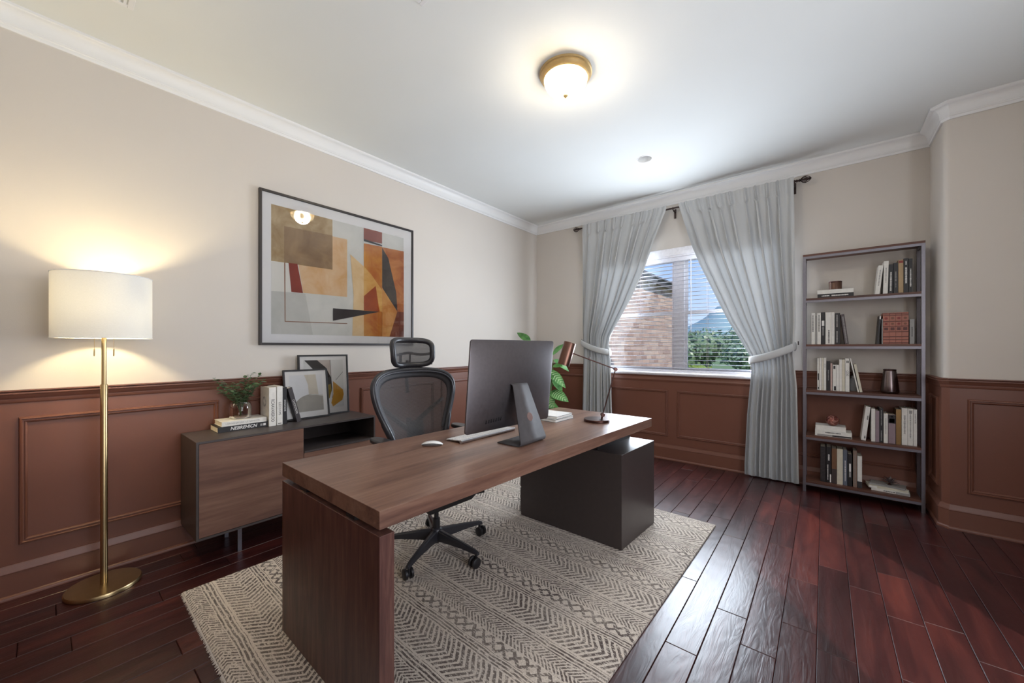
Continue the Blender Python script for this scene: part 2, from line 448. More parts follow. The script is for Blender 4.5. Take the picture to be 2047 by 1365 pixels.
mb.box(XL, WX0-.05, y8, YW, .1, ZRAIL-.03); mb.box(WX1+.05, XJ, y8, YW, .1, ZRAIL-.03); mb.box(WX0-.05, WX1+.05, y8, YW, .1, .95)
mb.build('wainscot', M_WAIN, wall_window)
CAS = .075
for (a, b) in ((XL, WX0-CAS), (WX1+CAS, XJ)):
    pth = [(XL, YB), (XL, YW), (b, YW)] if a == XL else [(a, YW), (XJ, YW), (XJ, YJ+CH)]
    sweep(MB(), rail, pth, [1] if a == XL else [0]).build('chair_rail', M_WAIN, wall_window, smooth='auto')
PROF = [(0, 0), (.004, .012), (.010, .014), (.012, .011), (.014, .007), (.019, .007), (.022, .010), (.028, .005), (.030, 0)]   # (inward, proud)
def panel(wall, o, u, nrm, a0, a1, z0, z1):
    """picture-frame moulding: a = distance along u from o, z up; nrm points into the room"""
    o = Vector(o); u = Vector(u); nrm = Vector(nrm); mb = MB(); k = len(PROF); vs = []
    for (i_, p_) in PROF:
        for (a, z) in ((a0+i_, z0+i_), (a1-i_, z0+i_), (a1-i_, z1-i_), (a0+i_, z1-i_)):
            vs.append(o + u*a + Vector((0,0,z)) + nrm*(p_+.008))
    mb.add(vs, [(4*i+j, 4*i+(j+1) % 4, 4*i+4+(j+1) % 4, 4*i+4+j) for i in range(k-1) for j in range(4)])
    return mb.build('panel_moulding', M_WAIN, wall)
ZP0, ZP1 = .262, .912
for k in range(5):
    a0 = -.078 + k*.918 + (.03 if k else 0) ; a1 = a0 + .80
    a0, a1 = [(-.078, .757), (.862, 1.677), (1.782, 2.605), (2.705, 3.52), (3.62, 4.40)][k]
    panel(wall_left, (XL,0,0), (0,1,0), (1,0,0), a0, a1, ZP0, ZP1)
panel(wall_window, (0,YW,0), (1,0,0), (0,-1,0), -3.10, -2.30, ZP0, ZP1)
panel(wall_window, (0,YW,0), (1,0,0), (0,-1,0), -2.21, -1.368, ZP0, .785)
panel(wall_window, (0,YW,0), (1,0,0), (0,-1,0), -1.270, -.36, ZP0, .785)
panel(wall_window, (0,YW,0), (1,0,0), (0,-1,0), -.25, .575, ZP0, ZP1)
panel(wall_jog, (XJ,0,0), (0,1,0), (-1,0,0), 4.13, 4.40, ZP0, ZP1)
panel(wall_jog, (0,YJ,0), (1,0,0), (0,-1,0), .765, 1.38, ZP0, ZP1)

# ------------------------------------------------------------------ window
win = bpy.data.objects.new('window_1', None); COL.objects.link(win); struct(win, 'white double window with a centre mullion')
win.location = (0, 0, 0)
m = MB(); yf = YW-.018
m.box(WX0-CAS, WX0, yf, YW, WZ0, WZ1+.083); m.box(WX1, WX1+CAS, yf, YW, WZ0, WZ1+.083); m.box(WX0, WX1, yf, YW, WZ1, WZ1+.083)
m.build('casing', M_WFRAME, win, bevel=.004)
m = MB(); m.box(WX0, WX0+.015, YW, YW+TH, WZ0, WZ1); m.box(WX1-.015, WX1, YW, YW+TH, WZ0, WZ1)
m.box(WX0, WX1, YW, YW+TH, WZ1-.015, WZ1); m.box(WX0, WX1, YW, YW+TH, WZ0, WZ0+.015); m.build('jamb', M_WFRAME, win)
MX0, MX1 = -1.322, -1.218
MB().box(MX0, MX1, YW+.07, YW+TH, WZ0, WZ1).build('mullion', M_WFRAME, win, bevel=.004)
st = [(0,.95),(.028,.95),(.032,.956),(.046,.960),(.050,.968),(.050,.980),(.046,.985),(0,.985)]
ap = [(0,.878),(.012,.878),(.016,.884),(.020,.900),(.014,.910),(.014,.934),(.022,.940),(.026,.950),(0,.950)]
for nm, pr in (('sill', st), ('apron', ap)):
    e = .105 if nm == 'sill' else .085
    sweep(MB(), pr, [(WX0-e, YW), (WX1+e, YW)], [0]).build(nm, M_WAIN if nm == 'apron' else M_WFRAME, win, smooth='auto')
MEET = 1.66
for (a, b) in ((WX0+.015, MX0), (MX1, WX1-.015)):
    for (z0, z1, yy) in ((WZ0+.015, MEET+.02, YW+.085), (MEET-.02, WZ1-.015, YW+.108)):
        s_ = .032
        f = MB().box(a, a+s_, yy, yy+.022, z0, z1).box(b-s_, b, yy, yy+.022, z0, z1).box(a+s_, b-s_, yy, yy+.022, z0, z0+.04).box(a+s_, b-s_, yy, yy+.022, z1-.04, z1).build('sash', M_WFRAME, win)
        MB().add([(a+s_, yy+.011, z0+.04), (b-s_, yy+.011, z0+.04), (b-s_, yy+.011, z1-.04), (a+s_, yy+.011, z1-.04)], [(0,1,2,3)])
        g_ = MB(); g_.box(a+s_, b-s_, yy+.009, yy+.012, z0+.04, z1-.04); g_.build('pane', M_PANE, f)
    MB().box((a+b)/2-.022, (a+b)/2+.022, YW+.075, YW+.085, MEET+.006, MEET+.02).build('sash_lock', M_WFRAME, win)

# ------------------------------------------------------------------ exterior
lawn = struct(MB().box(-60, 60, 4.75, 260, -1.2, -1.0).build('lawn', plain(110, 130, 78, .95, var=.3)), 'green ground outside the window')
def hill_fn(u, v):
    X = -160 + 300*u; Y = 190 + 90*v
    h = 20*math.exp(-((X+34)/24)**2) + 10*math.exp(-((X+85)/30)**2) + 17*math.exp(-((X-15)/60)**2)+3 + 2*math.sin(X*.11)+1.2*math.sin(X*.31+1)
    return (X, Y, -6 + h*math.sin(PI*min(1, v*1.0))**.7)
struct(MB().grid(hill_fn, 70, 14).build('hill', plain(128, 152, 160, 1.0, spec=.0, var=.12), smooth=True), 'hazy blue green hill on the horizon')  # distance haze is mixed into the hill's base colour

def tree(name, label, x, y, h, r, mat, n, seed, zbase=-1.0, squash=1.0):
    rr = random.Random(seed); t = thing(name, label, 'tree', (x, y, zbase), 0, 'trees seen through the window')
    MB().tube([(0,0,0),(.05,0,h*.3),(0,.05,h*.55)], [r*.09, r*.06, r*.03], 8).build('trunk', M_BARK, t)
    mb = MB(); blobs = []
    for k in range(9):
        a = rr.random()*2*PI; q_ = rr.random()**.5*r*.7; blobs.append((q_*math.cos(a), q_*math.sin(a), h*(.45+.4*rr.random()), r*(.35+.25*rr.random())))
    for (bx, by, bz, br) in blobs:
        nn = 6; 
        mb.lathe([(br*.8*math.sin(PI*i/nn), -br*.8*squash*math.cos(PI*i/nn)) for i in range(nn+1)], 10, (bx, by, bz), cap=False)
        for k in range(n//9):
            d = Vector((rr.gauss(0,1), rr.gauss(0,1), rr.gauss(0,1))).normalized(); p = Vector((bx,by,bz)) + Vector((d.x, d.y, d.z*squash))*br*(.8+.3*rr.random())
            s_ = r*.055*(.7+.7*rr.random()); u = Vector((rr.gauss(0,1), rr.gauss(0,1), rr.gauss(0,1))).normalized(); w = u.cross(d).normalized()
            mb.add([p-u*s_, p+w*s_*.6, p+u*s_, p-w*s_*.6], [(0,1,2,3)])
    o = mb.build('foliage', mat, t, fix=False); tag(o, kind='stuff'); return t
tree('tree', 'broad dark green tree left of the right window pane centre', -5.2, 19, 2.9, 2.0, M_TREE, 2600, 1, squash=.8)
tree('tree', 'tall green tree behind the right curtain edge', -1.2, 17.5, 2.7, 1.8, M_TREE, 2600, 2, squash=.8)
tree('tree', 'grey green tree in the middle of the right window pane', -2.9, 27, 3.4, 2.4, M_TREE, 2600, 3, squash=.8)
tree('tree', 'far tree row crown at the right of the hill foot', 1.5, 25, 3.3, 2.3, M_TREE, 2200, 4, squash=.8)
tree('shrub', 'rounded yellow green bush beside the window mullion', -2.9, 11.8, 1.75, .75, M_TREE2, 2000, 5, squash=.9)
tree('shrub', 'low dark green bush at the foot of the right window pane', -1.3, 12.4, 1.4, .85, M_TREE, 2000, 6, squash=.8)

M_MORTAR = plain(196, 186, 176, .9)
t = NT('weathered_brick'); oi = t.node('ShaderNodeObjectInfo')
bc = t.ramp(oi.outputs['Random'], [(0, srgb(150, 112, 100)), (.35, srgb(184, 148, 132)), (.7, srgb(204, 172, 154)), (1, srgb(168, 140, 130))])
bn = t.noise(t.coord(), 14, 4); bc2 = t.mix(t.math('MULTIPLY', bn, .5), bc, srgb(206, 186, 170))
M_BRICK = t.done(t.bsdf(bc2, .9, 0, t.bump(t.noise(t.coord(), 60, 3), .5, .01), .2))
house = thing('brick_house', 'brick house wing with dark eave seen through the left window pane', 'house', (-3.12, 4.75, -1.0))
HB = 10.9-4.75
wallb = MB().box(-4, .012, 0, HB, 0, 3.78).build('wall', M_MORTAR, house)
bl, bh = .30, .086; unit = None
rb = random.Random(5)
for r_ in range(28):
    z0 = 1.22 + r_*(bh+.012)
    if z0 + bh > 3.76: break
    y0 = 2.0 - (bl/2 if r_ % 2 else 0)
    while y0 < HB - .02:
        y1 = min(y0+bl, HB)
        if unit is None:
            unit = MB().box(-.03, .02, -bl/2, bl/2, -bh/2, bh/2).build('brick', M_BRICK, house); o = unit
        else:
            o = unit.copy(); COL.objects.link(o); o.parent = house
        o.location = (rb.uniform(-.004, .004), (y0+y1)/2, z0+bh/2); o.scale = (1, (y1-y0)/bl, 1)
        y0 += bl + .012
M_SHINGLE = plain(104, 104, 112, .9, var=.2)
ev = MB(); ev.box(-4, .14, 0, HB+.14, 3.74, 3.76); ev.build('soffit', plain(150, 140, 134, .8), house)
MB().box(.12, .16, 0, HB+.16, 3.72, 3.84).build('fascia', plain(92, 84, 82, .7), house)
rf = MB(); rf.add([(.20,0,3.84),(.20,HB+.2,3.84),(-4,HB+.2,3.84),(-4,0,3.84),(-2.2,0,5.2),(-2.2,HB-2.2,5.2)],
       [(0,1,5,4),(1,2,5),(2,3,4,5),(0,4,3),(3,2,1,0)]); roof = rf.build('roof', M_SHINGLE, house)
for k in range(10):       # shingle courses standing proud
    s0 = k/10; xx0 = .21 - 2.41*s0; zz = 3.845 + 1.36*s0; ye = HB+.21 - 2.41*s0
    MB().box(xx0-.30, xx0, 0, ye, zz+.0, zz+.03).build('shingle_course', M_SHINGLE, roof, rot=None)
# ================================================================== BLIND, ROD, CURTAINS
blind = thing('window_blind', 'white open slat blind hanging in the window', 'blind', (-1.27, YW+.034, WZ0))
BW = (WX1-WX0)/2 - .02; M_SLAT = plain(214, 213, 220, .5)
MB().box(-BW, BW, -.028, .028, WZ1-WZ0-.062, WZ1-WZ0-.017).build('head_rail', M_SLAT, blind)
MB().box(-BW, BW, -.025, .025, .016, .030).build('bottom_rail', M_SLAT, blind, bevel=.003)
slat = None; nz = 27; step = (WZ1-WZ0-.062-.05)/nz
for k in range(nz):
    if slat is None:
        slat = MB().add([], []) or None
        mb = MB()
        prof = [(-.025,0),(-.012,.0018),(0,.0024),(.012,.0018),(.025,0)]
        vs = [(sx*BW, y, z+dz) for dz in (0, -.0022) for sx in (-1, 1) for (y, z) in prof]
        fs = []
        for dz in (0, 1):
            b0 = dz*10
            for j in range(4): fs.append((b0+j, b0+j+1, b0+5+j+1, b0+5+j))
        fs += [(0,5,15,10),(4,14,19,9)]
        mb.add(vs, fs); slat = mb.build('slat', M_SLAT, blind); o = slat
    else:
        o = slat.copy(); COL.objects.link(o); o.parent = blind
    o.location = (0, 0, .052 + k*step)
for xx in (-.78, -.42, -.06, .30, .70):
    for yy in (-.026, .026):
        MB().tube([(xx, yy, .03), (xx, yy, WZ1-WZ0-.06)], .0011, 5).build('ladder_cord', plain(190, 170, 170, .8), blind)
MB().tube([(.14, -.032, WZ1-WZ0-.06), (.142, -.034, .45)], .004, 8).build('tilt_wand', M_SLAT, blind)

RODY, RODZ = 4.39, 2.80
rod = thing('curtain_rod', 'dark bronze curtain rod with caged oval finials above the window', 'curtain rod', (-1.29, RODY, RODZ))
rx0, rx1 = -2.43+1.29, -.20+1.29
MB().tube([(rx0, 0, 0), (rx1, 0, 0)], .0095, 12).build('pole', M_ROD, rod, smooth='auto')
for s_, ex in ((-1, rx0), (1, rx1)):
    f = MB().lathe([(.009,0),(.013,.003),(.013,.010),(.008,.014),(.010,.022),(.015,.026),(.010,.030)], 14).lathe([(.006,.03),(.007,.04),(.012,.06),(.013,.075),(.009,.095),(.004,.108)], 10).build('finial', M_ROD, rod, smooth=True)
    f.location = (ex, 0, 0); f.rotation_euler = (0, s_*PI/2, 0)
    for k in range(8):
        a = k*PI/4
        pth = [((.003+.026*math.sin(PI*i/8)**.8)*math.cos(a+i*.12), (.003+.026*math.sin(PI*i/8)**.8)*math.sin(a+i*.12), .03+.08*i/8) for i in range(9)]
        MB().tube(pth, .003, 5).build('cage_wire', M_ROD, f, smooth=True)
for bx in (rx0+.03, 0.0, rx1-.012):
    MB().tube([(bx, 0, -.012), (bx, .03, -.024), (bx, .085, -.03)], .006, 6).box(bx-.010, bx+.010, .079, .086, -.09, .012).tube([(bx, -.0125*math.cos(t_), .0125*math.sin(t_)) for t_ in [k*PI/6-PI for k in range(9)]], .004, 5).build('bracket', M_ROD, rod)

def lerp_tab(tab, z):
    tab = sorted(tab)
    if z <= tab[0][0]: return tab[0][1]
    for (a, b) in zip(tab, tab[1:]):
        if z <= b[0]:
            t_ = (z-a[0])/(b[0]-a[0]); return a[1]+(b[1]-a[1])*t_
    return tab[-1][1]
def curtain(label, outer, inner, nf, ztie, tie, seed, zbot):
    rr = random.Random(seed); x0 = lerp_tab(outer, 0)
    t = thing('curtain', label, 'curtain', (x0, RODY, 0), 0, 'grey curtains at the window')
    ph = [rr.uniform(0, 6.28) for _ in range(6)]
    NU, NV = 260, 110; ztop = RODZ+.032
    dr = .03
    def amp(z):
        if z > RODZ-.03: return .017
        k = min(1, (RODZ-z)/.5)
        a = .017+.020*k
        if z < ztie: a = .026+.012*min(1, (ztie-z)/.6)
        d = abs(z-ztie); 
        if d < .12: a = .022+(a-.022)*d/.12
        return a
    def pt(u, v):
        z = ztop + (zbot-ztop)*v
        o_, i_ = lerp_tab(outer, z), lerp_tab(inner, z)
        ur = u + .012*math.sin(2*PI*2.3*u+ph[0]) + .008*math.sin(2*PI*5*u+ph[1])
        drift = .35*math.sin(2*PI*(1.2*u)+z*.9+ph[5])
        th = 2*PI*nf*ur + ph[2] + drift
        if z > RODZ-.05: th2 = 2*PI*nf*2.1*ur+ph[3]; wv = .6*math.sin(th)+.5*math.sin(th2)
        else:
            k = min(1, (RODZ-.05-z)/.25); s1 = math.sin(th)
            wv = (1-k)*(.6*s1+.5*math.sin(2*PI*nf*2.1*ur+ph[3])) + k*(s1*(1.15-.3*s1*s1)+.22*math.sin(th*.5+ph[4]))
        A = amp(z)
        xx = o_ + (i_-o_)*u + (i_-o_)*.35/nf*math.cos(th)*(.8 if z < RODZ-.1 else .2)*min(1, 6*u)*min(1, 6*(1-u))
        yy = -A*wv - (.033 if z > RODZ-.06 else .033-.016*min(1, (RODZ-.06-z)/.3))
        dz = 0
        if v > .985: dz = .012*math.sin(th)
        return (xx-x0, yy, z+dz)
    MB().grid(pt, NU, NV).build('drape', M_CURTAIN, t, smooth=True, fix=False)
    # tieback: a padded loop round the gathered cloth, hooked to the wall
    xo, xi, zo, zi, hx = tie
    cx, a_ = (xo+xi)/2, abs(xi-xo)/2+.012; sgn = 1 if xi > xo else -1
    mb = MB(); N = 56; H = .037; vs = []; fs = []
    for k in range(N):
        w = 2*PI*k/N; px_ = cx + a_*math.cos(w); py_ = -.014 + .058*math.sin(w)
        zc_ = zo+(zi-zo)*(px_-xo)/(xi-xo); zc_ += -.016*math.sin(PI*min(1, max(0, (px_-min(xo, xi))/(2*a_))))
        for (dh, dy) in ((-H, 0), (-H*.6, .006), (0, .008), (H*.6, .006), (H, 0)):
            vs.append((px_ + dy*math.cos(w) - x0, py_ + dy*math.sin(w), zc_+dh))
    for k in range(N):
        j = (k+1) % N
        for i in range(4): fs.append((k*5+i, j*5+i, j*5+i+1, k*5+i+1))
    mb.add(vs, fs)
    # tongue to the hook
    ys_ = [-.014, .02, .06]
    mb.build('tieback', M_CURTAIN, t, smooth=True, solid=.004)
    MB().tube([(hx-x0, .088, zo+.02), (hx-x0, .045, zo+.02), (hx-x0, .035, zo+.035), (hx-x0, .04, zo+.05)], .004, 6).lathe([(.016,0),(.016,.004),(.004,.006)], 12, (hx-x0, 0, 0)).build('tieback_hook', M_ROD, t)
    return t
Lin = [(2.83,-1.345),(2.788,-1.349),(2.478,-1.475),(2.153,-1.589),(1.822,-1.754),(1.593,-1.89),(1.403,-2.005),(1.28,-2.03),(1.1,-2.0),(.56,-1.985),(0,-1.96)]
Lou = [(2.83,-2.395),(1.5,-2.40),(1.28,-2.385),(.6,-2.40),(0,-2.42)]
curtain('grey curtain tied back at the left side of the window', Lou, Lin, 9, 1.27, (-2.40, -2.03, 1.325, 1.21, -2.44), 3, .02)
Rin = [(2.83,-1.225),(2.814,-1.223),(2.357,-1.091),(2.132,-1.008),(1.858,-.889),(1.542,-.752),(1.339,-.642),(1.167,-.553),(1.05,-.548),(.6,-.585),(.13,-.605),(0,-.605)]
Rou = [(2.83,-.215),(1.5,-.20),(1.2,-.215),(.9,-.19),(0,-.175)]
curtain('grey curtain tied back at the right side of the window beside the bookcase', Rou, Rin, 10, 1.20, (-.215, -.553, 1.275, 1.145, -.185), 9, .02)

# ================================================================== CEILING FIXTURES
cl = thing('ceiling_light', 'round brass flush mount ceiling light with frosted glass dome', 'ceiling light', (-1.252, 2.066, ZC))
MB().lathe([(.150,0),(.162,-.002),(.163,-.014),(.156,-.018),(.157,-.026),(.149,-.034),(.140,-.042),(.134,-.045),(.128,-.040),(.128,-.01)], 48, cap=False).build('pan', M_GOLD, cl, smooth='auto')
t = NT('frosted_dome_glass'); tr = t.node('ShaderNodeBsdfTransparent'); tr.inputs[0].default_value = (1, .95, .84, 1)
tl = t.node('ShaderNodeBsdfTranslucent'); tl.inputs[0].default_value = (1, .93, .76, 1)
gl = t.bsdf((.95, .9, .75, 1), .25); m1 = t.node('ShaderNodeMixShader'); m1.inputs[0].default_value = .4
t.link(tl.outputs[0], m1.inputs[1]); t.link(tr.outputs[0], m1.inputs[2])
m2 = t.node('ShaderNodeMixShader'); m2.inputs[0].default_value = .2; t.link(m1.outputs[0], m2.inputs[1]); t.link(gl.outputs[0], m2.inputs[2])
em = t.node('ShaderNodeEmission'); em.inputs[0].default_value = (1, .86, .52, 1); em.inputs[1].default_value = .75
ad = t.node('ShaderNodeAddShader'); t.link(m2.outputs[0], ad.inputs[0]); t.link(em.outputs[0], ad.inputs[1])
M_DOME = t.done(ad)
MB().lathe([(.134*math.cos(a), -.042-.098*math.sin(a)) for a in [k*PI/2/14 for k in range(15)]], 48, cap=False).build('glass_dome', M_DOME, cl, smooth=True)
MB().lathe([(.001,-.138),(.014,-.139),(.016,-.144),(.012,-.150),(.006,-.153),(.006,-.158),(.001,-.162)], 20).build('finial', M_GOLD, cl, smooth=True)
M_BULB = emis('warm_bulb', (255, 232, 190), 7.0)
for s_ in (-1, 1):
    MB().lathe([(.001,-.028),(.016,-.022),(.026,-.006),(.028,.006),(.020,.024),(.012,.036)], 14, (s_*.05, s_*.025, -.085)).build('bulb', M_BULB, cl, smooth=True)
light('ceiling_lamp_light', 'POINT', (-1.252, 2.066, ZC-.075), 40, (1.0, .92, .80), shadow_soft_size=.09)

can = thing('recessed_light', 'small white recessed can light set in the ceiling near the window', 'recessed light', (CANX, CANY, ZC))
MB().lathe([(.0602,.004),(.0602,-.001),(.064,-.004),(.070,-.003),(.072,0)], 32, cap=False).build('trim_ring', M_WHITE, can, smooth=True)
MB().lathe([(.0600,0),(.058,.03),(.054,.075)], 32, cap=False).build('baffle', plain(240, 240, 238, .6), can, smooth=True)
MB().lathe([(.054,.075),(.04,.062),(.001,.056)], 32, cap=False).build('lens', M_WHITE, can, smooth=True)

def vent(label, x0, y0, w, d, slats):
    v = thing('ceiling_vent', label, 'vent', (x0, y0, ZC), 0)
    b = .022
    m_ = MB().box(0, w, -b, 0, -.006, 0).box(0, w, -d, -d+b, -.006, 0).box(0, b, -d+b, -b, -.006, 0).box(w-b, w, -d+b, -b, -.006, 0)
    m_.build('frame', M_TRIM, v, bevel=.002)
    MB().box(b, w-b, -d+b, -b, -.0012, -.0004).build('backing', plain(190, 192, 192, .8), v)
    one = None
    for k in range(slats):
        yy = -d+b+(d-2*b)*(k+.5)/slats
        if one is None: one = MB().hexa([(b,-.006,-.0055),(w-b,-.006,-.0055),(w-b,-.004,-.0055),(b,-.004,-.0055)], [(b,.004,-.0012),(w-b,.004,-.0012),(w-b,.006,-.0012),(b,.006,-.0012)]).build('slat', M_TRIM, v); o = one
        else: o = one.copy(); COL.objects.link(o); o.parent = v
        o.location = (0, yy, 0)
vent('white ceiling air vent cut by the upper left picture edge', -2.724, .291, .34, .19, 7)
vent('pale square ceiling vent just showing at the top edge', -1.563, 1.205, .30, .30, 10)

# ================================================================== PICTURE ON LEFT WALL
PY0, PY1, PZ0, PZ1 = .992, 2.332, 1.287, 2.43
pic = thing('framed_picture', 'large black framed abstract print in ochre rust and black on the left wall', 'picture', (XL, PY0, PZ0))
w_, h_ = PY1-PY0, PZ1-PZ0; fb = .017; D = .03
MB().box(0.002, D, 0, fb, 0, h_).box(0.002, D, w_-fb, w_, 0, h_).box(.002, D, fb, w_-fb, 0, fb).box(.002, D, fb, w_-fb, h_-fb, h_).build('frame', plain(40, 34, 34, .4), pic, bevel=.002)
MB().box(.004, .014, fb, w_-fb, fb, h_-fb).build('mat_board', plain(236, 236, 238, .7, var=.01), pic)
def printm(name, a, b, sc=6):
    t = NT(name); n = t.noise(t.coord(), sc, 5, .65, .5); return t.done(t.bsdf(t.ramp(n, [(.3, srgb(*a)), (.7, srgb(*b))]), .6, 0, None, .3))
ART = [('bg', [(0,0),(1,0),(1,1),(0,1)], (206,208,204), (222,222,218)),
 ('ochre', [(0,1),(.396,1),(.396,.568),(0,.562)], (150,118,70), (196,176,140)),
 ('peach', [(.164,.571),(.396,.568),(.396,.857),(.506,.858),(.506,.345),(.195,.341)], (214,170,118), (228,204,172)),
 ('mauve', [(.076,.852),(.396,.863),(.396,.568),(.076,.563)], (132,104,76), (168,140,104)),
 ('pale', [(0,.562),(.1,.565),(.12,.339),(0,.329)], (222,222,216), (228,226,222)),
 ('red', [(.103,.566),(.158,.57),(.194,.338),(.12,.339)], (128,38,24), (150,54,36)),
 ('grey', [(0,.329),(.208,.337),(.259,0),(0,0)], (190,192,188), (206,206,202)),
 ('line', [(.076,.563),(.083,.565),(.084,.103),(.079,.102)], (140,96,72), (140,96,72)),
 ('line', [(.079,.104),(.506,.111),(.506,.105),(.079,.098)], (140,96,72), (140,96,72)),
 ('redtop', [(.638,1),(.796,1),(.796,.893),(.638,.887)], (130,58,40), (160,82,58)),
 ('wedge', [(.638,.897),(.796,.880),(.796,.866),(.638,.877)], (40,34,38), (50,42,44)),
 ('orange', [(.638,.857),(.796,.863),(.796,0),(.638,0)], (176,86,30), (214,158,74)),
 ('sail', [(.529,.731),(.638,.643),(.638,0),(.545,0),(.555,.365)], (216,180,126), (232,208,168)),
 ('sail2', [(.638,.643),(.703,.577),(.796,.445),(.796,.239),(.776,.237),(.739,.478),(.638,.369)], (206,150,70), (228,190,120)),
 ('dkred', [(.638,.369),(.739,.476),(.77,.239),(.638,.239)], (150,60,24), (178,90,44)),
 ('rcol', [(.796,.859),(1,.865),(1,0),(.796,0)], (160,78,46), (212,148,88)),
 ('dkgrey', [(.796,.853),(.852,.766),(.927,.437),(.937,.252),(.796,.469)], (58,54,58), (92,86,82)),
 ('maroon', [(.858,.252),(1,.251),(1,0),(.864,0)], (104,48,36), (150,88,62)),
 ('peach2', [(.796,.469),(.937,.252),(.864,.003),(.796,0)], (196,126,62), (224,176,110)),
 ('tri', [(.398,.234),(.776,.237),(.398,.126)], (38,32,38), (52,46,50))]
def art_print(parent, items, y0, z0, w, h, xs, nm='art_print', base=0):
    mb = MB(); mats = []
    for i, (k, P, a, b) in enumerate(items):
        mats.append(printm('print_'+k, a, b)); xx = xs + .00025*i
        mb.add([(xx, y0+u*w, z0+v*h) for u, v in P], [tuple(range(len(P)))], i)
    return mb.build(nm, mats, parent)
art_print(pic, ART, 1.072-PY0, 1.369-PZ0, 1.154, .965, .0145)
MB().box(.0235, .0250, fb, w_-fb, fb, h_-fb).build('glass', M_PICGLASS, pic)

# ================================================================== FLOOR LAMP
fl = thing('floor_lamp', 'brass floor lamp with white drum shade and round base beside the sideboard', 'floor lamp', (-2.96, .206, 0))
MB().lathe([(.142,0),(.145,.002),(.145,.016),(.142,.020),(.02,.021)], 64).build('base', M_BRASS, fl, smooth='auto')
MB().lathe([(.0145,.02),(.0145,1.07),(.013,1.074)], 24).build('lower_pole', M_BRASS, fl, smooth='auto')
MB().lathe([(.0098,1.07),(.0098,1.50)], 20).build('upper_pole', M_BRASS, fl, smooth='auto')
SR, SZ0, SZ1 = .187, 1.318, 1.645
MB().lathe([(SR,SZ0),(SR,SZ1)], 72, cap=False).build('lamp_shade', M_SHADE, fl, smooth=True)
for z_ in (SZ0, SZ1): MB().tube([(SR*math.cos(2*PI*k/64), SR*math.sin(2*PI*k/64), z_) for k in range(64)], .0022, 6, closed=True).build('shade_rim', M_WHITE, fl, smooth=True)
sp = MB()
for k in range(3):
    a = k*2*PI/3+.4; sp.tube([(0,0,1.60),(SR*math.cos(a)*.98, SR*math.sin(a)*.98, SZ1-.004)], .002, 5)
sp.build('shade_spider', M_BRASS, fl)
for s_ in (-1, 1):
    MB().tube([(0,0,1.46),(s_*.03,s_*.024,1.47)], .007, 8).lathe([(.011,-.03),(.011,.01)], 12, (s_*.036, s_*.028, 1.47)).build('bulb_socket', M_BRASS, fl)
    MB().lathe([(.001,-.045),(.018,-.035),(.027,-.012),(.022,.012),(.012,.03)], 14, (s_*.036, s_*.028, 1.53)).build('bulb', emis('lamp_bulb', (255, 226, 170), 6), fl, smooth=True)
    cx_, cy_ = s_*.052*.775, s_*.052*.632
    MB().tube([(cx_*.5, cy_*.5, 1.45), (cx_, cy_, 1.42), (cx_, cy_, 1.26)], .0009, 5).lathe([(.0012,0),(.0028,-.006),(.0028,-.036),(.0012,-.04)], 8, (cx_, cy_, 1.262)).build('pull_chain', M_BRASS, fl)
light('floor_lamp_light', 'POINT', (-2.96, .206, 1.50), 22, (1.0, .82, .48), shadow_soft_size=.035)

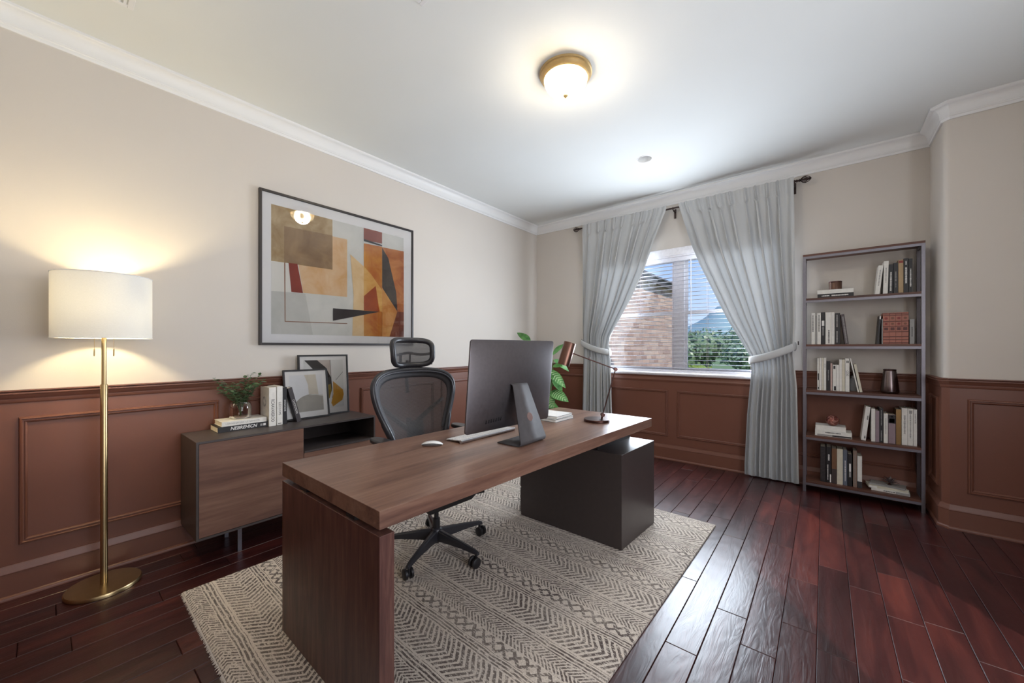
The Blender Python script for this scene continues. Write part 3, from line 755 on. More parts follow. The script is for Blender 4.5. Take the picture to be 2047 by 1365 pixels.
# ================================================================== RUG
RW, RL = 1.90, 2.60
def rug_mat():
    t = NT('woven_chevron_rug'); tc = t.node('ShaderNodeTexCoord'); sx = t.node('ShaderNodeSeparateXYZ'); t.link(tc.outputs['Object'], sx.inputs[0])
    nz = t.noise(t.coord(), 7, 4); wob = t.math('MULTIPLY', t.math('SUBTRACT', nz, .5), .030)
    X = t.math('ADD', sx.outputs[0], wob); Y = t.math('ADD', sx.outputs[1], t.math('MULTIPLY', wob, .6))
    P = .42
    v = t.math('MODULO', t.math('ADD', Y, 10.0), P)              # position inside a repeat
    def band(a, b): return t.math('MULTIPLY', t.math('GREATER_THAN', v, a), t.math('LESS_THAN', v, b))
    def stripes(ph, k, duty): return t.math('GREATER_THAN', t.math('SINE', t.math('MULTIPLY', ph, k)), duty)
    def chev(c, slope): return t.math('ADD', X, t.math('MULTIPLY', t.math('ABSOLUTE', t.math('SUBTRACT', v, c)), slope))
    big = t.math('MULTIPLY', band(.008, .160), stripes(chev(.084, .8), 2*PI/.029, -.2))
    lines = t.math('MULTIPLY', band(.166, .212), stripes(v, 2*PI/.0150, -.3))
    zz = t.math('SUBTRACT', t.math('PINGPONG', t.math('ADD', X, 10.0), .03), t.math('ABSOLUTE', t.math('SUBTRACT', v, .2475)))
    dia = t.math('MULTIPLY', band(.216, .279), t.math('LESS_THAN', t.math('ABSOLUTE', zz), .0105))
    small = t.math('MULTIPLY', band(.284, .366), stripes(chev(.325, -1.0), 2*PI/.020, -.2))
    lines2 = t.math('MULTIPLY', band(.37, .418), stripes(v, 2*PI/.016, -.2))
    tot = t.math('ADD', t.math('ADD', big, lines), t.math('ADD', t.math('ADD', dia, small), lines2), clamp=True)
    dn = t.noise(t.coord((1, 2.5, 1)), 55, 3); wear = t.math('MULTIPLY', tot, t.ramp(dn, [(.36, (0,0,0,1)), (.50, (1,1,1,1))]))
    fade = t.noise(t.coord(), 3.2, 3); wear = t.math('MULTIPLY', wear, t.math('ADD', t.math('MULTIPLY', fade, 1.1), .30), clamp=True)
    fib = t.noise(t.coord((1, 1, 1)), 240, 2)
    cream = t.ramp(fib, [(.3, srgb(182, 170, 156)), (.7, srgb(218, 207, 194))])
    dark = t.ramp(fib, [(.3, srgb(66, 55, 50)), (.7, srgb(98, 85, 79))])
    col = t.mix(wear, cream, dark)
    h = t.math('ADD', t.math('MULTIPLY', fib, .6), t.math('MULTIPLY', wear, -.4))
    return t.done(t.bsdf(col, .95, 0, t.bump(h, .5, .004), .1, sheen=.2))
M_RUG = rug_mat()
rug = thing('area_rug', 'cream and brown chevron patterned woven rug under the desk', 'rug', (-1.575, 1.735, 0), math.radians(-1.3))
def rugf(u, v):
    return ((u-.5)*RW, (v-.5)*RL, .011 + .0006*math.sin(u*40)*math.sin(v*31))
mb = MB().grid(rugf, 40, 50); NN = 41*51
edge = [i for i in range(41)] + [40+41*j for j in range(1, 51)] + [50*41+i for i in range(39, -1, -1)] + [41*j for j in range(49, 0, -1)]
low = [(mb.v[i][0]*1.0, mb.v[i][1]*1.0, .0005) for i in edge]; b0 = len(mb.v); mb.v += low
for k in range(len(edge)):
    j = (k+1) % len(edge); mb.f.append((edge[j], edge[k], b0+k, b0+j)); mb.m.append(0)
mb.build('pile', M_RUG, rug, smooth='auto', fix=False)
rf_ = random.Random(4); mb = MB()
for sg in (-1, 1):
    xx = -RW/2
    while xx < RW/2:
        L = .006+rf_.random()*.008; dx = rf_.uniform(-.004, .004); y_ = sg*RL/2
        mb.tube([(xx, y_-sg*.004, .007), (xx+dx*.4, y_+sg*L*.5, .006), (xx+dx, y_+sg*L, .002)], [.0022, .002, .001], 4)
        xx += .0042
tag(mb.build('fringe', plain(206, 196, 184, .9), rug, fix=False), kind='stuff')

# ================================================================== DESK
desk = thing('desk', 'long walnut desk with thick top, slab end and charcoal pedestal', 'desk', (-1.42, 1.72, .012))
DO = Vector((-1.42, 1.72, .012))
A_ = Vector((-1.075, .664, 0)); e1 = Vector((-math.cos(math.radians(.7)), math.sin(math.radians(.7)), 0)); e2 = Vector((math.sin(math.radians(3.0)), math.cos(math.radians(3.0)), 0))
def dpt(a, b, z): p = A_ + e1*a + e2*b - DO; return (p.x, p.y, z-.012)          # a: depth towards the wall, b: along the desk
def dbox(a0, a1, b0, b1, z0, z1): return MB().hexa([dpt(a1,b0,z0), dpt(a0,b0,z0), dpt(a0,b1,z0), dpt(a1,b1,z0)], [dpt(a1,b0,z1), dpt(a0,b0,z1), dpt(a0,b1,z1), dpt(a1,b1,z1)])
DW, DL = .793, 2.118
dbox(0, DW, 0, DL, .698, .757).build('desk_top', M_WALNUT_Y, desk, bevel=.0015)
dbox(0, DW, 0, .052, .0125, .677).build('slab_end', M_WALNUT_Z, desk, bevel=.0012)
dbox(.17, .23, .008, .05, .677, .698).build('spacer', M_BLACK, desk); dbox(.56, .62, .008, .05, .677, .698).build('spacer', M_BLACK, desk)
ped = dbox(-.022, DW-.02, 1.60, DL-.012, .0125, .602).build('pedestal', M_CHAR, desk, bevel=.0015)
dbox(.15, DW-.08, 1.615, DL-.03, .602, .698).build('pedestal_riser', M_BLACK, desk)
for k in range(3):
    dbox(DW-.02, DW-.004, 1.612, DL-.024, .03+k*.19, .21+k*.19).build('drawer', M_CHAR2, ped)
dbox(.30, .34, .052, 1.60, .60, .698).build('under_beam', M_BLACK, desk)

# ================================================================== SIDEBOARD
SBX, SY0, SY1, SZB, SZT = -2.79, .556, 1.686, .15, .722
sb = thing('sideboard', 'low charcoal and walnut sideboard against the left wall', 'sideboard', (-2.98, 1.12, 0))
def sbox(x0, x1, y0, y1, z0, z1): return MB().box(x0+2.98, x1+2.98, y0-1.12, y1-1.12, z0, z1)
XB = XL+.024; tk = .012; ym = 1.143
car = sbox(XB, SBX, SY0, SY1, SZT-tk, SZT)
car.box(XB+2.98, SBX+2.98, SY0-1.12, SY1-1.12, SZB, SZB+tk); car.box(XB+2.98, SBX+2.98, SY0-1.12, SY0+tk-1.12, SZB+tk, SZT-tk); car.box(XB+2.98, SBX+2.98, SY1-tk-1.12, SY1-1.12, SZB+tk, SZT-tk)
car.box(XB+2.98, XB+.01+2.98, SY0+tk-1.12, SY1-tk-1.12, SZB+tk, SZT-tk); car.box(XB+2.99, SBX-.02+2.98, ym-.006-1.12, ym+.006-1.12, SZB+tk, SZT-tk)
car.box(XB+2.99, SBX-.004+2.98, ym+.006-1.12, SY1-tk-1.12, .536, .548)
car.build('carcass', M_CHAR2, sb)
sbox(SBX-.022, SBX-.003, SY0+tk+.002, ym-.001, SZB+tk+.002, SZT-tk-.002).build('door', M_SIDE_Y, sb, bevel=.001)
sbox(SBX-.022, SBX-.003, ym+.002, SY1-tk-.002, SZB+tk+.002, .534).build('drawer', M_SIDE_Y, sb, bevel=.001)
for yy in (.775, 1.47):
    for xx in (SBX-.05, XB+.06):
        sbox(xx-.008, xx+.014, yy-.008, yy+.014, 0, SZB).build('leg', M_STEEL, sb)
# ================================================================== BOOKS
INK = plain(48, 46, 48, .7); INKG = plain(150, 148, 146, .7); INKW = plain(228, 226, 222, .6)
def book(label, loc, t, h, d, cover, rz=0, lean=0, flat=False, group=None, text=None, ink=None, tsize=None, tpos=.5, bars=None, pages=None, shear=0, bold=0, back=False, name='book', txs=1.0, marks=None, rot=None):
    """spine faces -Y locally; t thickness along X, h height along Z, d depth along +Y; lean turns it about the lower edge; flat lays it on its side"""
    if rot is None:
        rot = (0, lean, rz)
    b = thing(name, label, 'book', loc, 0, group, rot)
    c = .0022; x0, x1 = -t/2, t/2
    def P(vx, vy, vz):           # upright -> lying: height runs along X, thickness up
        return (vz-h/2, vy, vx+t/2) if flat else (vx, vy, vz)
    def bx(mb, a0, a1, b0, b1, z0, z1):
        n0 = len(mb.v); mb.box(a0, a1, b0, b1, z0, z1)
        for i in range(n0, len(mb.v)): mb.v[i] = P(*mb.v[i])
        return mb
    mb = MB(); bx(mb, x0, x1, 0, c, 0, h); bx(mb, x0, x0+c, c, d, 0, h); bx(mb, x1-c, x1, c, d, 0, h)
    mb.build('cover', cover, b, bevel=.0006, seg=1)
    bx(MB(), x0+c, x1-c, c, d-.004, .003, h-.003).build('pages', pages or M_PAGES, b)
    off = -.0003
    if text:
        ts = tsize or t*.55
        # text runs down the spine
        if flat: M = Matrix.Translation((h*(tpos-.5), off, t/2)) @ Matrix.Rotation(PI/2, 4, 'X')
        else: M = Matrix.Translation((0, off, h*tpos)) @ Matrix.Rotation(PI/2, 4, 'X') @ Matrix.Rotation(-PI/2, 4, 'Z')
        text_mesh('lettering', text, ts, ink or INK, b, M, shear, bold, txs)
    if bars:                     # (from, to, width share, ink): rows of tiny unreadable print
        rr = random.Random(hash(label) % 997 if False else len(label)*31+int(t*1e4)); mb = MB(); n = 0
        for (s0, s1, wd, sx) in bars:
            z = s0*h
            while z < s1*h:
                l = rr.uniform(.003, .008); z1 = min(z+l, s1*h)
                ww = t*wd*rr.uniform(.55, .8)/2
                bx(mb, sx*t-ww, sx*t+ww, off, .0002, z, z1); z = z1+rr.uniform(.0012, .003)
        mb.build('lettering', ink or INK, b)
    if marks:                    # solid printed blocks: (x0,x1,z0,z1) shares of the spine, material
        for (a0, a1, z0, z1, mt) in marks:
            bx(MB(), x0+a0*t, x0+a1*t, -.0004, .0002, z0*h, z1*h).build('spine_label', mt, b)
    return b

# ------------------------------------------------------------------ sideboard things
TOP = SZT
M_BKW = plain(228, 224, 216, .5); M_BKB = plain(34, 32, 34, .45); M_BKG = plain(92, 86, 86, .5); M_BKDG = plain(62, 56, 58, .5)
fx = -2.985
def lie(label, x_front, y0, y1, z, t, d, cover, **kw):
    return book(label, (x_front, (y0+y1)/2, z), t, y1-y0, d, cover, rot=(0, 0, PI/2), flat=True, **kw)
lie('black hardback lying under the glass vase on the sideboard', fx, .703, .985, TOP, .036, .178, M_BKB, text='NEBREHICN', ink=INKW, tsize=.030, shear=.25, bold=.0006, tpos=.50, group='books on the sideboard', txs=.92, marks=[(.30,.72,.84,.89,INKG),(.30,.72,.905,.96,INKW)])
lie('cream book on top of the black hardback under the glass vase', fx-.005, .725, .980, TOP+.036, .030, .168, M_BKW, text='LONNDGR LNC UT SANDON', ink=INKG, tsize=.0145, tpos=.46, group='books on the sideboard')
def up(label, x_front, y0, t, h, d, cover, lean=0, **kw):
    return book(label, (x_front, y0+t/2, TOP), t, h, d, cover, rot=(0, 0, PI/2) if not lean else None, **kw) if not lean else None
ub = up('thick white upright book beside the glass vase', -2.975, .990, .044, .268, .165, M_BKW, text='RCAAVAREROO', ink=INK, tsize=.030, tpos=.40, txs=.72, group='books on the sideboard')
e_ = MB()
for (a_, b2, c2) in ((.026,.034,.3),(.034,.022,1.2),(.020,.030,2.2)):
    e_.tube([(-.0222, .088+a_*math.cos(w)*math.cos(c2)-b2*math.sin(w)*math.sin(c2), .165+a_*math.cos(w)*math.sin(c2)+b2*math.sin(w)*math.cos(c2)) for w in [2*PI*k/28 for k in range(28)]], .0012, 5, closed=True)
e_.build('cover_emblem', INKG, ub)
up('second white upright book from the glass vase with a grey title', -2.982, 1.042, .036, .272, .165, M_BKW, text='ELEDOUOME', ink=INK, tsize=.022, tpos=.42, txs=.72, group='books on the sideboard', marks=[(.2,.8,.03,.045,INK)])
up('black upright book with white title between the white books and the leaning one', -2.988, 1.082, .026, .262, .165, M_BKB, text='ENOSAVAOVE', ink=INKW, tsize=.016, tpos=.5, txs=.8, group='books on the sideboard')
# leaning dark grey book: tilted along the wall so its top rests on the black one
lb = thing('book_lean', 'tmp', 'book')
bpy.data.objects.remove(lb)
b4 = book('dark grey book leaning against the upright books on the sideboard', (-2.995, 1.196, TOP), .030, .262, .062, M_BKDG, rot=(0, 0, 0), text='CUYCFCMCHN', ink=INKW, tsize=.020, tpos=.45, txs=.8, group='books on the sideboard')
b4.rotation_mode = 'QUATERNION'
b4.rotation_quaternion = (Matrix.Rotation(math.radians(14.5), 4, 'X') @ Matrix.Rotation(PI/2, 4, 'Z')).to_quaternion()

vase = thing('glass_vase', 'small smoky glass bottle vase on the stacked books', 'vase', (-3.085, .853, TOP+.0662))
prof = [(r_*1.06, z_*1.3) for r_, z_ in [(.052,.001),(.058,.006),(.060,.016),(.060,.058),(.054,.076),(.036,.090),(.020,.097),(.018,.108),(.021,.116)]]
MB().lathe(prof, 40, cap=False).build('glass_body', M_VASE, vase, smooth=True)
MB().lathe([(.001,.0),(.050,.0),(.060,.005),(.061,.012),(.055,.015),(.001,.013)], 40).build('base', plain(150, 140, 132, .2), vase, smooth='auto')
pl = thing('leafy_sprigs', 'small leafy green sprigs standing in the glass vase', 'plant', (-3.085, .853, TOP+.082))
rs = random.Random(21)
def leaf_verts(p, d, up, L, wd, cup=.15, n=5):
    d = d.normalized(); s = d.cross(up); 
    if s.length < 1e-4: s = d.orthogonal()
    s.normalize(); nn = s.cross(d); vs = []; fs = []
    for i in range(n+1):
        t_ = i/n; wv = wd*(math.sin(PI*min(1, t_**.8))**.85 if 0 < t_ < 1 else 0)
        c_ = p + d*L*t_ - nn*L*.25*t_*t_
        vs += [c_ - s*wv + nn*wv*cup, c_, c_ + s*wv + nn*wv*cup]
    for i in range(n):
        a = i*3; fs += [(a, a+1, a+4, a+3), (a+1, a+2, a+5, a+4)]
    return vs, fs
tips = [(.02,-.150,.262),(.03,-.135,.195),(.02,-.095,.235),(.0,-.05,.215),(.03,.02,.255),(.03,.055,.285),(.02,.105,.270),(.05,.120,.235),(.05,.04,.20),(-.03,-.02,.22),(.06,-.06,.17),(.02,.08,.2)]
for k, (dx, dy, dz) in enumerate(tips):
    pth = []
    for i in range(8):
        q_ = i/7; pth.append((dx*q_**1.4 + rs.uniform(-.002,.002), dy*q_**1.5 + rs.uniform(-.002,.002), dz*q_**.85))
    mb = MB(); mb.tube(pth, [.0016]*4+[.0011]*4, 5)
    for i in range(12):
        q_ = .36+.64*i/11; j = min(6, int(q_*7)); f_ = q_*7-j
        p = Vector(pth[j])*(1-f_)+Vector(pth[j+1])*f_
        for s_ in ((-1, 1) if i < 11 else (0,)):
            d_ = Vector((rs.uniform(-.8,.8), s_*.9+rs.uniform(-.5,.5), .25+rs.uniform(-.3,.7)))
            vs_, fs_ = leaf_verts(p, d_, Vector((rs.uniform(-.4,.4), rs.uniform(-.4,.4), 1)), rs.uniform(.022,.036), rs.uniform(.0085,.0135), n=4)
            mb.add(vs_, fs_)
    mb.build('sprig', M_SPRIG, pl, smooth=True, fix=False)

def small_frame(label, y0, y1, h, xb, lean, items, mat_w=.03):
    w = y1-y0; f = thing('framed_print', label, 'picture', (xb, y0, TOP), 0, 'small framed prints on the sideboard', (0, -lean, 0))
    b_ = .012
    MB().box(0, .018, 0, b_, 0, h).box(0, .018, w-b_, w, 0, h).box(0, .018, b_, w-b_, 0, b_).box(0, .018, b_, w-b_, h-b_, h).build('frame', plain(30, 27, 28, .4), f, bevel=.001)
    MB().box(.002, .009, b_, w-b_, b_, h-b_).build('mat_board', plain(238, 237, 236, .7, var=.01), f)
    art_print(f, items, b_+mat_w, b_+mat_w*1.4, w-2*(b_+mat_w), h-2*b_-mat_w*2.4, .0092)
    MB().box(.0135, .0145, b_, w-b_, b_, h-b_).build('glass', M_PICGLASS, f)
def arcp(cx, cy, rx, ry, a0, a1, n=14): return [(cx+rx*math.cos(math.radians(a0+(a1-a0)*i/n)), cy+ry*math.sin(math.radians(a0+(a1-a0)*i/n))) for i in range(n+1)]
small_frame('taller framed print with black and mustard shapes behind the other on the sideboard', 1.243, 1.640, .487, -3.125, math.radians(4.0),
  [('sb', [(0,0),(1,0),(1,1),(0,1)], (222,222,220), (230,230,228)),
   ('taupe', [(.33,1),(.66,1),(.66,.5),(.5,.55)], (196,184,176), (210,200,192)),
   ('blk', [(.02,1),(.33,1),(.55,.84),(.68,.62),(.70,.40),(.62,.2),(.45,.14),(.40,.35),(.35,.62),(.22,.82)], (30,26,28), (42,36,36)),
   ('gold', [(.40,.42),(.66,.50),(.68,.36),(.62,.2),(.46,.15)], (120,100,24), (150,126,40)),
   ('must', [(.72,.55),(.98,.36),(1,.26),(.96,.14),(.70,.02),(.66,.10),(.72,.28)], (196,140,44), (212,160,60)),
   ('thin', [(.655,1),(.665,1),(.70,.2),(.69,.2)], (60,56,54), (60,56,54)),
   ('thin', [(.80,.58),(.99,.74),(.99,.725),(.80,.565)], (140,140,140), (140,140,140))])
small_frame('shorter framed print with pale grey shapes leaning in front on the sideboard', 1.125, 1.452, .378, -3.075, math.radians(8.0),
  [('sb', [(0,0),(1,0),(1,1),(0,1)], (226,227,230), (234,234,236)),
   ('beige', [(.45,1),(.80,1),(.86,.42),(.56,.44),(.55,.72)], (204,196,180), (218,212,200)),
   ('stone', [(0,0),(0,.02)]+[(.02+.0*i,.0) for i in range(0)]+arcp(.62,.02,.56,.44,175,60)+[(1,.40),(1,0)], (160,156,148), (182,178,170)),
   ('pale', [(.55,.44),(.70,.46),(1,.42),(1,.38),(.80,.43)], (212,212,208), (218,218,214))])

# ================================================================== BOOKCASE
BX0, BX1, BYF, BYB = -.145, .600, 4.250, 4.462
bc = thing('bookcase', 'tall open bookcase with grey metal frame and walnut shelves beside the curtain', 'bookcase', (0, 4.35, 0))
PS = .022; HT = 2.085
for xx in (BX0, BX1-PS):
    for yy in (BYF, BYB-PS):
        MB().box(xx, xx+PS, yy-4.35, yy+PS-4.35, 0, HT-.018).build('post', M_STEEL, bc, bevel=.001)
SHZ = [.098, .498, .895, 1.295, 1.698, HT]
for k, z in enumerate(SHZ):
    topk = k == 5
    a0, a1 = (BX0, BX1) if topk else (BX0+PS*.9, BX1-PS*.9)
    MB().box(a0, a1, (BYF if topk else BYF+.001)-4.35, (BYB if topk else BYB-.001)-4.35, z-.018, z).build('shelf', M_SHELF, bc, bevel=.001)
    z2 = z-.018
    MB().box(BX0+PS, BX1-PS, BYF-4.35, BYF+.018-4.35, z2-.020, z2).build('front_rail', M_STEEL, bc)
    for xx in (BX0, BX1-PS): MB().box(xx+.002, xx+PS-.002, BYF+PS-4.35, BYB-PS-4.35, z2-.020, z2).build('side_rail', M_STEEL, bc)

YS = 4.30
WH = plain(222, 220, 214, .5); GR = plain(150, 148, 146, .5); BK = plain(32, 30, 32, .45); TAN = plain(170, 146, 112, .6)
BLU = plain(92, 98, 110, .5); BRN = plain(112, 78, 52, .5); BRZ = metal('bronze_foil', (150, 122, 84), .4); MAU = plain(140, 122, 130, .5); PNK = plain(196, 168, 160, .5)
CRM = plain(206, 200, 182, .5); TAU = plain(128, 108, 96, .5); REDM = plain(128, 44, 40, .5)
D_ = .148
def sbook(x0, x1, zt, z, cover, label, group, **kw):
    g = .0006
    return book(label, ((x0+x1)/2, YS+kw.pop('dy', 0), z), x1-x0-g, zt-z, kw.pop('d', D_), cover, group=group, **kw)
def leanb(x0b, x1b, x0t, zt, z, cover, label, group, **kw):
    """leaning book: x0b..x1b at the foot, x0t at the head (left edge)"""
    a = math.atan2(x0t-x0b, zt-z); t_ = (x1b-x0b)*math.cos(a); L = (zt-z)/math.cos(a) - t_*abs(math.sin(a))
    b = book(label, (0, 0, 0), t_-.0006, L, kw.pop('d', D_), cover, group=group, rot=(0, a, 0), **kw)
    # foot pivot: leaning right pivots on lower right corner, leaning left on lower left corner
    if a > 0: b.location = (x1b - t_/2*math.cos(a), YS, z + t_/2*math.sin(a))
    else: b.location = (x0b + t_/2*math.cos(a), YS, z + t_/2*math.sin(-a))
    return b
gA, gB, gC, gDD, gE = 'books on the first shelf from the top', 'books on the second shelf', 'books on the third shelf', 'books on the fourth shelf', 'books on the bottom shelf'
z = 1.698
book('black book lying under a white one on the top shelf', (.0745, YS-.012, z), .034, .237, .15, BK, flat=True, rot=(0,0,0), ink=INKW, group=gA, bars=[(.12,.34,.35,0),(.40,.86,.4,0)])
book('white book lying under the copper cup on the top shelf', (.0735, YS-.012, z+.034), .034, .237, .15, WH, flat=True, rot=(0,0,0), group=gA)
leanb(.322, .351, .345, 1.936, z, WH, 'white book leaning at the left end of the top shelf row', gA, bars=[(.3,.85,.35,0)], ink=INKG)
leanb(.3705, .3985, .3765, 1.965, z, WH, 'tall white book second in the top shelf row', gA, bars=[(.35,.8,.3,0)], ink=INKG)
leanb(.402, .427, .405, 1.934, z, BK, 'short black book beside the tall white one on the top shelf', gA, bars=[(.1,.75,.5,0)], ink=INKW)
sbook(.431, .457, 1.943, z, BK, 'black book left of the tan one on the top shelf', gA, bars=[(.4,.72,.4,0),(.2,.36,.2,0)], ink=INKG)
sbook(.458, .487, 1.964, z, TAN, 'tan book with red printed head on the top shelf', gA, marks=[(.1,.95,.90,.97,REDM)])
sbook(.488, .515, 1.971, z, BK, 'black book right of the tan one on the top shelf', gA, bars=[(.28,.74,.5,0),(.82,.92,.4,0)], ink=INKW)
sbook(.516, .537, 1.965, z, BK, 'thin black book at the right end of the top shelf', gA, bars=[(.18,.7,.5,0)], ink=INKW)
z = 1.295
sbook(-.086, -.060, 1.573, z, WH, 'white book at the left end of the second shelf', gB, bars=[(.4,.93,.4,-.1)])
sbook(-.059, -.048, 1.545, z, GR, 'thin grey book between two white ones on the second shelf', gB)
sbook(-.047, -.021, 1.571, z, WH, 'white book left of the black one on the second shelf', gB, bars=[(.4,.93,.4,0)])
sbook(-.0205, .008, 1.574, z, BK, 'black book with a white block title on the second shelf', gB, bars=[(.28,.55,.55,0)], ink=INKG, marks=[(.2,.8,.58,.74,INKW)])
sbook(.010, .048, 1.572, z, WH, 'thick white book with black foot title on the second shelf', gB, bars=[(.03,.45,.35,.1)])
sbook(.0485, .071, 1.570, z, WH, 'thin white book right of the thick one on the second shelf', gB, bars=[(.25,.9,.25,0)], ink=INKG)
sbook(.073, .107, 1.562, z, BK, 'black book the grey one leans on, second shelf', gB, bars=[(.06,.42,.4,-.1),(.55,.95,.4,-.1)], ink=INKG)
leanb(.138, .163, .1085, 1.552, z, plain(84,74,76,.6), 'dark grey leaning book on the second shelf', gB, bars=[(.05,.92,.55,0)], ink=INKG)
leanb(.334, .346, .349, 1.525, z, BK, 'thin black book leaning left of the leather volumes', gB, marks=[(.2,.9,.88,.99,INKW)])
sbook(.3625, .3695, 1.50, z, GR, 'thin grey book pressed against the leather volumes', gB)
LEATH = plain(158, 96, 78, .45); LEB = plain(84, 36, 30, .5)
ords = ['leftmost', 'second', 'third', 'rightmost']
for k, (a, b) in enumerate(((.370,.407),(.407,.444),(.444,.478),(.478,.516))):
    bk = sbook(a, b, 1.547, z, LEATH, '%s of the four matching tan leather volumes' % ords[k], gB)
    t_ = b-a; h = 1.547-z
    for zz in (.04, .14, .235, .39, .565, .72, .915, .965):
        MB().box(-t_/2+.0008, t_/2-.0008, -.0016, 0, zz*h-.0028, zz*h+.0028).build('spine_band', LEB, bk, bevel=.0008, seg=1)
    for zz, w in ((.82,.010),(.64,.009)):
        MB().lathe([(.001,0),(w*.55,.0),(w,.0005),(w*.55,.0008),(.001,.001)], 14).xf(Matrix.Translation((0,-.0002,zz*h)) @ Matrix.Rotation(PI/2,4,'X')).build('rosette', REDM if k % 2 == 0 else plain(120,72,52,.5), bk)
    MB().box(-t_*.3, t_*.3, -.0008, 0, .44*h, .53*h).build('title_label', LEB, bk)
sbook(.521, .548, 1.490, z, GR, 'short grey book at the right end of the second shelf', gB, bars=[(.3,.7,.3,0)])
z = .895
sbook(-.046, -.0315, 1.174, z, WH, 'thin white book with black marks at the left end of the third shelf', gC, marks=[(.25,.8,.31,.52,INK),(.3,.85,.03,.09,INK)], dy=.012)
sbook(-.031, -.0155, 1.177, z, WH, 'thin white book second on the third shelf', gC)
sbook(-.015, -.0025, 1.177, z, CRM, 'slim cream book third on the third shelf', gC)
sbook(-.002, .015, 1.178, z, WH, 'white book with small grey title left of the black one, third shelf', gC, bars=[(.7,.82,.4,0)], ink=INKG)
sbook(.017, .042, 1.149, z, BK, 'black book on the third shelf', gC, bars=[(.35,.7,.3,0)], ink=INKG)
sbook(.043, .055, 1.133, z, PNK, 'thin pink book on the third shelf', gC)
sbook(.058, .0815, 1.119, z, WH, 'short white book with black squares on the third shelf', gC, marks=[(.2,.75,.84,.96,INK),(.35,.95,.02,.18,INK)])
sbook(.082, .1005, 1.119, z, WH, 'short plain white book beside the one with black squares', gC)
sbook(.101, .1185, 1.166, z, WH, 'tall white book fourth from the leaning pair, third shelf', gC)
sbook(.119, .1375, 1.166, z, CRM, 'tall off white book left of the thick lettered one, third shelf', gC)
sbook(.139, .167, 1.175, z, WH, 'thick white book with dark grey letters on the third shelf', gC, text='CDIS', ink=INK, tsize=.022, tpos=.55, marks=[(.3,.48,.86,.93,INK),(.58,.82,.86,.93,INK)])
leanb(.219, .228, .168, 1.177, z, WH, 'thin white book leaning on the third shelf', gC)
leanb(.2315, .249, .192, 1.130, z, CRM, 'off white book leaning beside the thin one on the third shelf', gC)
z = .498
book('white book with dark stripe lying on the fourth shelf', (.0605, YS-.005, z), .047, .243, .15, WH, flat=True, rot=(0,0,0), group=gDD, bars=[(.28,.7,.25,.2)], marks=[(.05,.32,.06,.48,GR),(.05,.32,.48,.99,INK)])
book('white book lying on top of the striped one on the fourth shelf', (.043, YS+.005, z+.047), .042, .203, .14, WH, flat=True, rot=(0,0,0), group=gDD)
leanb(.238, .268, .268, .782, z, WH, 'white book leaning right on the fourth shelf', gDD, bars=[(.06,.14,.4,.2),(.62,.74,.4,.2)])
sbook(.3005, .325, .767, z, WH, 'white book the leaning one rests on, fourth shelf', gDD)
sbook(.326, .349, .753, z, MAU, 'mauve grey book on the fourth shelf', gDD)
sbook(.350, .372, .774, z, BK, 'black book on the fourth shelf', gDD, bars=[(.05,.35,.4,0),(.5,.95,.3,0)], ink=INKG)
sbook(.374, .399, .735, z, WH, 'short white book right of the black one on the fourth shelf', gDD, bars=[(.3,.85,.3,0)], ink=INKG)
sbook(.401, .443, .729, z, MAU, 'mauve book with black head and white label on the fourth shelf', gDD, marks=[(.02,.98,.70,.99,INK),(.12,.88,.72,.86,INKW),(.4,.65,.91,.95,INKW)])
sbook(.445, .475, .775, z, BRZ, 'bronze foil book on the fourth shelf', gDD)
sbook(.477, .5105, .789, z, WH, 'tall white book right of the bronze one on the fourth shelf', gDD, bars=[(.3,.8,.4,0)], ink=INKG)
sbook(.511, .540, .788, z, WH, 'tall white book second from the right on the fourth shelf', gDD, bars=[(.2,.85,.35,0)], ink=INKG, marks=[(.25,.8,.86,.95,INKG)])
sbook(.541, .562, .784, z, WH, 'white book at the right end of the fourth shelf', gDD, bars=[(.62,.88,.35,0)], ink=INKG)
z = .098
bk = sbook(-.025, .012, .405, z, BK, 'black ridged book at the left end of the bottom shelf', gE)
for k in range(22): MB().box(-.016, .016, -.0015, 0, .02+k*.0125, .025+k*.0125).build('spine_ridge', plain(58, 52, 52, .5), bk)
sbook(.015, .050, .407, z, BK, 'black book with white print second on the bottom shelf', gE, bars=[(.08,.5,.25,-.2),(.62,.8,.4,0)], ink=INKW, marks=[(.7,.95,.02,.24,INKW)])
sbook(.052, .085, .398, z, BRN, 'brown book on the bottom shelf', gE, marks=[(.0,.98,.0,.42,plain(60,50,48,.5))])
sbook(.086, .125, .400, z, CRM, 'cream book on the bottom shelf', gE)
sbook(.126, .153, .399, z, BLU, 'blue grey book with pale title on the bottom shelf', gE, bars=[(.12,.7,.3,0)], ink=INKW)
sbook(.156, .183, .370, z, BK, 'short black book with white label on the bottom shelf', gE, marks=[(.3,.75,.45,.7,INKW),(.3,.75,.28,.44,INKG)])
sbook(.189, .214, .402, z, TAU, 'taupe book near the right end of the bottom shelf row', gE, bars=[(.1,.9,.2,0)], ink=INKG)
sbook(.216, .245, .363, z, WH, 'white book with black foot at the right end of the bottom shelf row', gE, marks=[(.0,1,.0,.2,INK)])
book('white magazine lying at the bottom of the pile, bottom shelf', (.412, YS+.0, z), .020, .222, .13, WH, flat=True, rot=(0,0,math.radians(-4)), group=gE, bars=[(.33,.62,.5,0)], marks=[(.1,.95,.64,.99,GR)], name='magazine')
book('white magazine lying in the middle of the pile, bottom shelf', (.402, YS+.012, z+.020), .018, .235, .13, CRM, flat=True, rot=(0,0,math.radians(6)), group=gE, name='magazine', marks=[(.05,.95,.02,.22,INKW)])
book('grey magazine on top of the pile, bottom shelf', (.395, YS+.02, z+.038), .012, .21, .12, GR, flat=True, rot=(0,0,math.radians(-9)), group=gE, name='magazine')

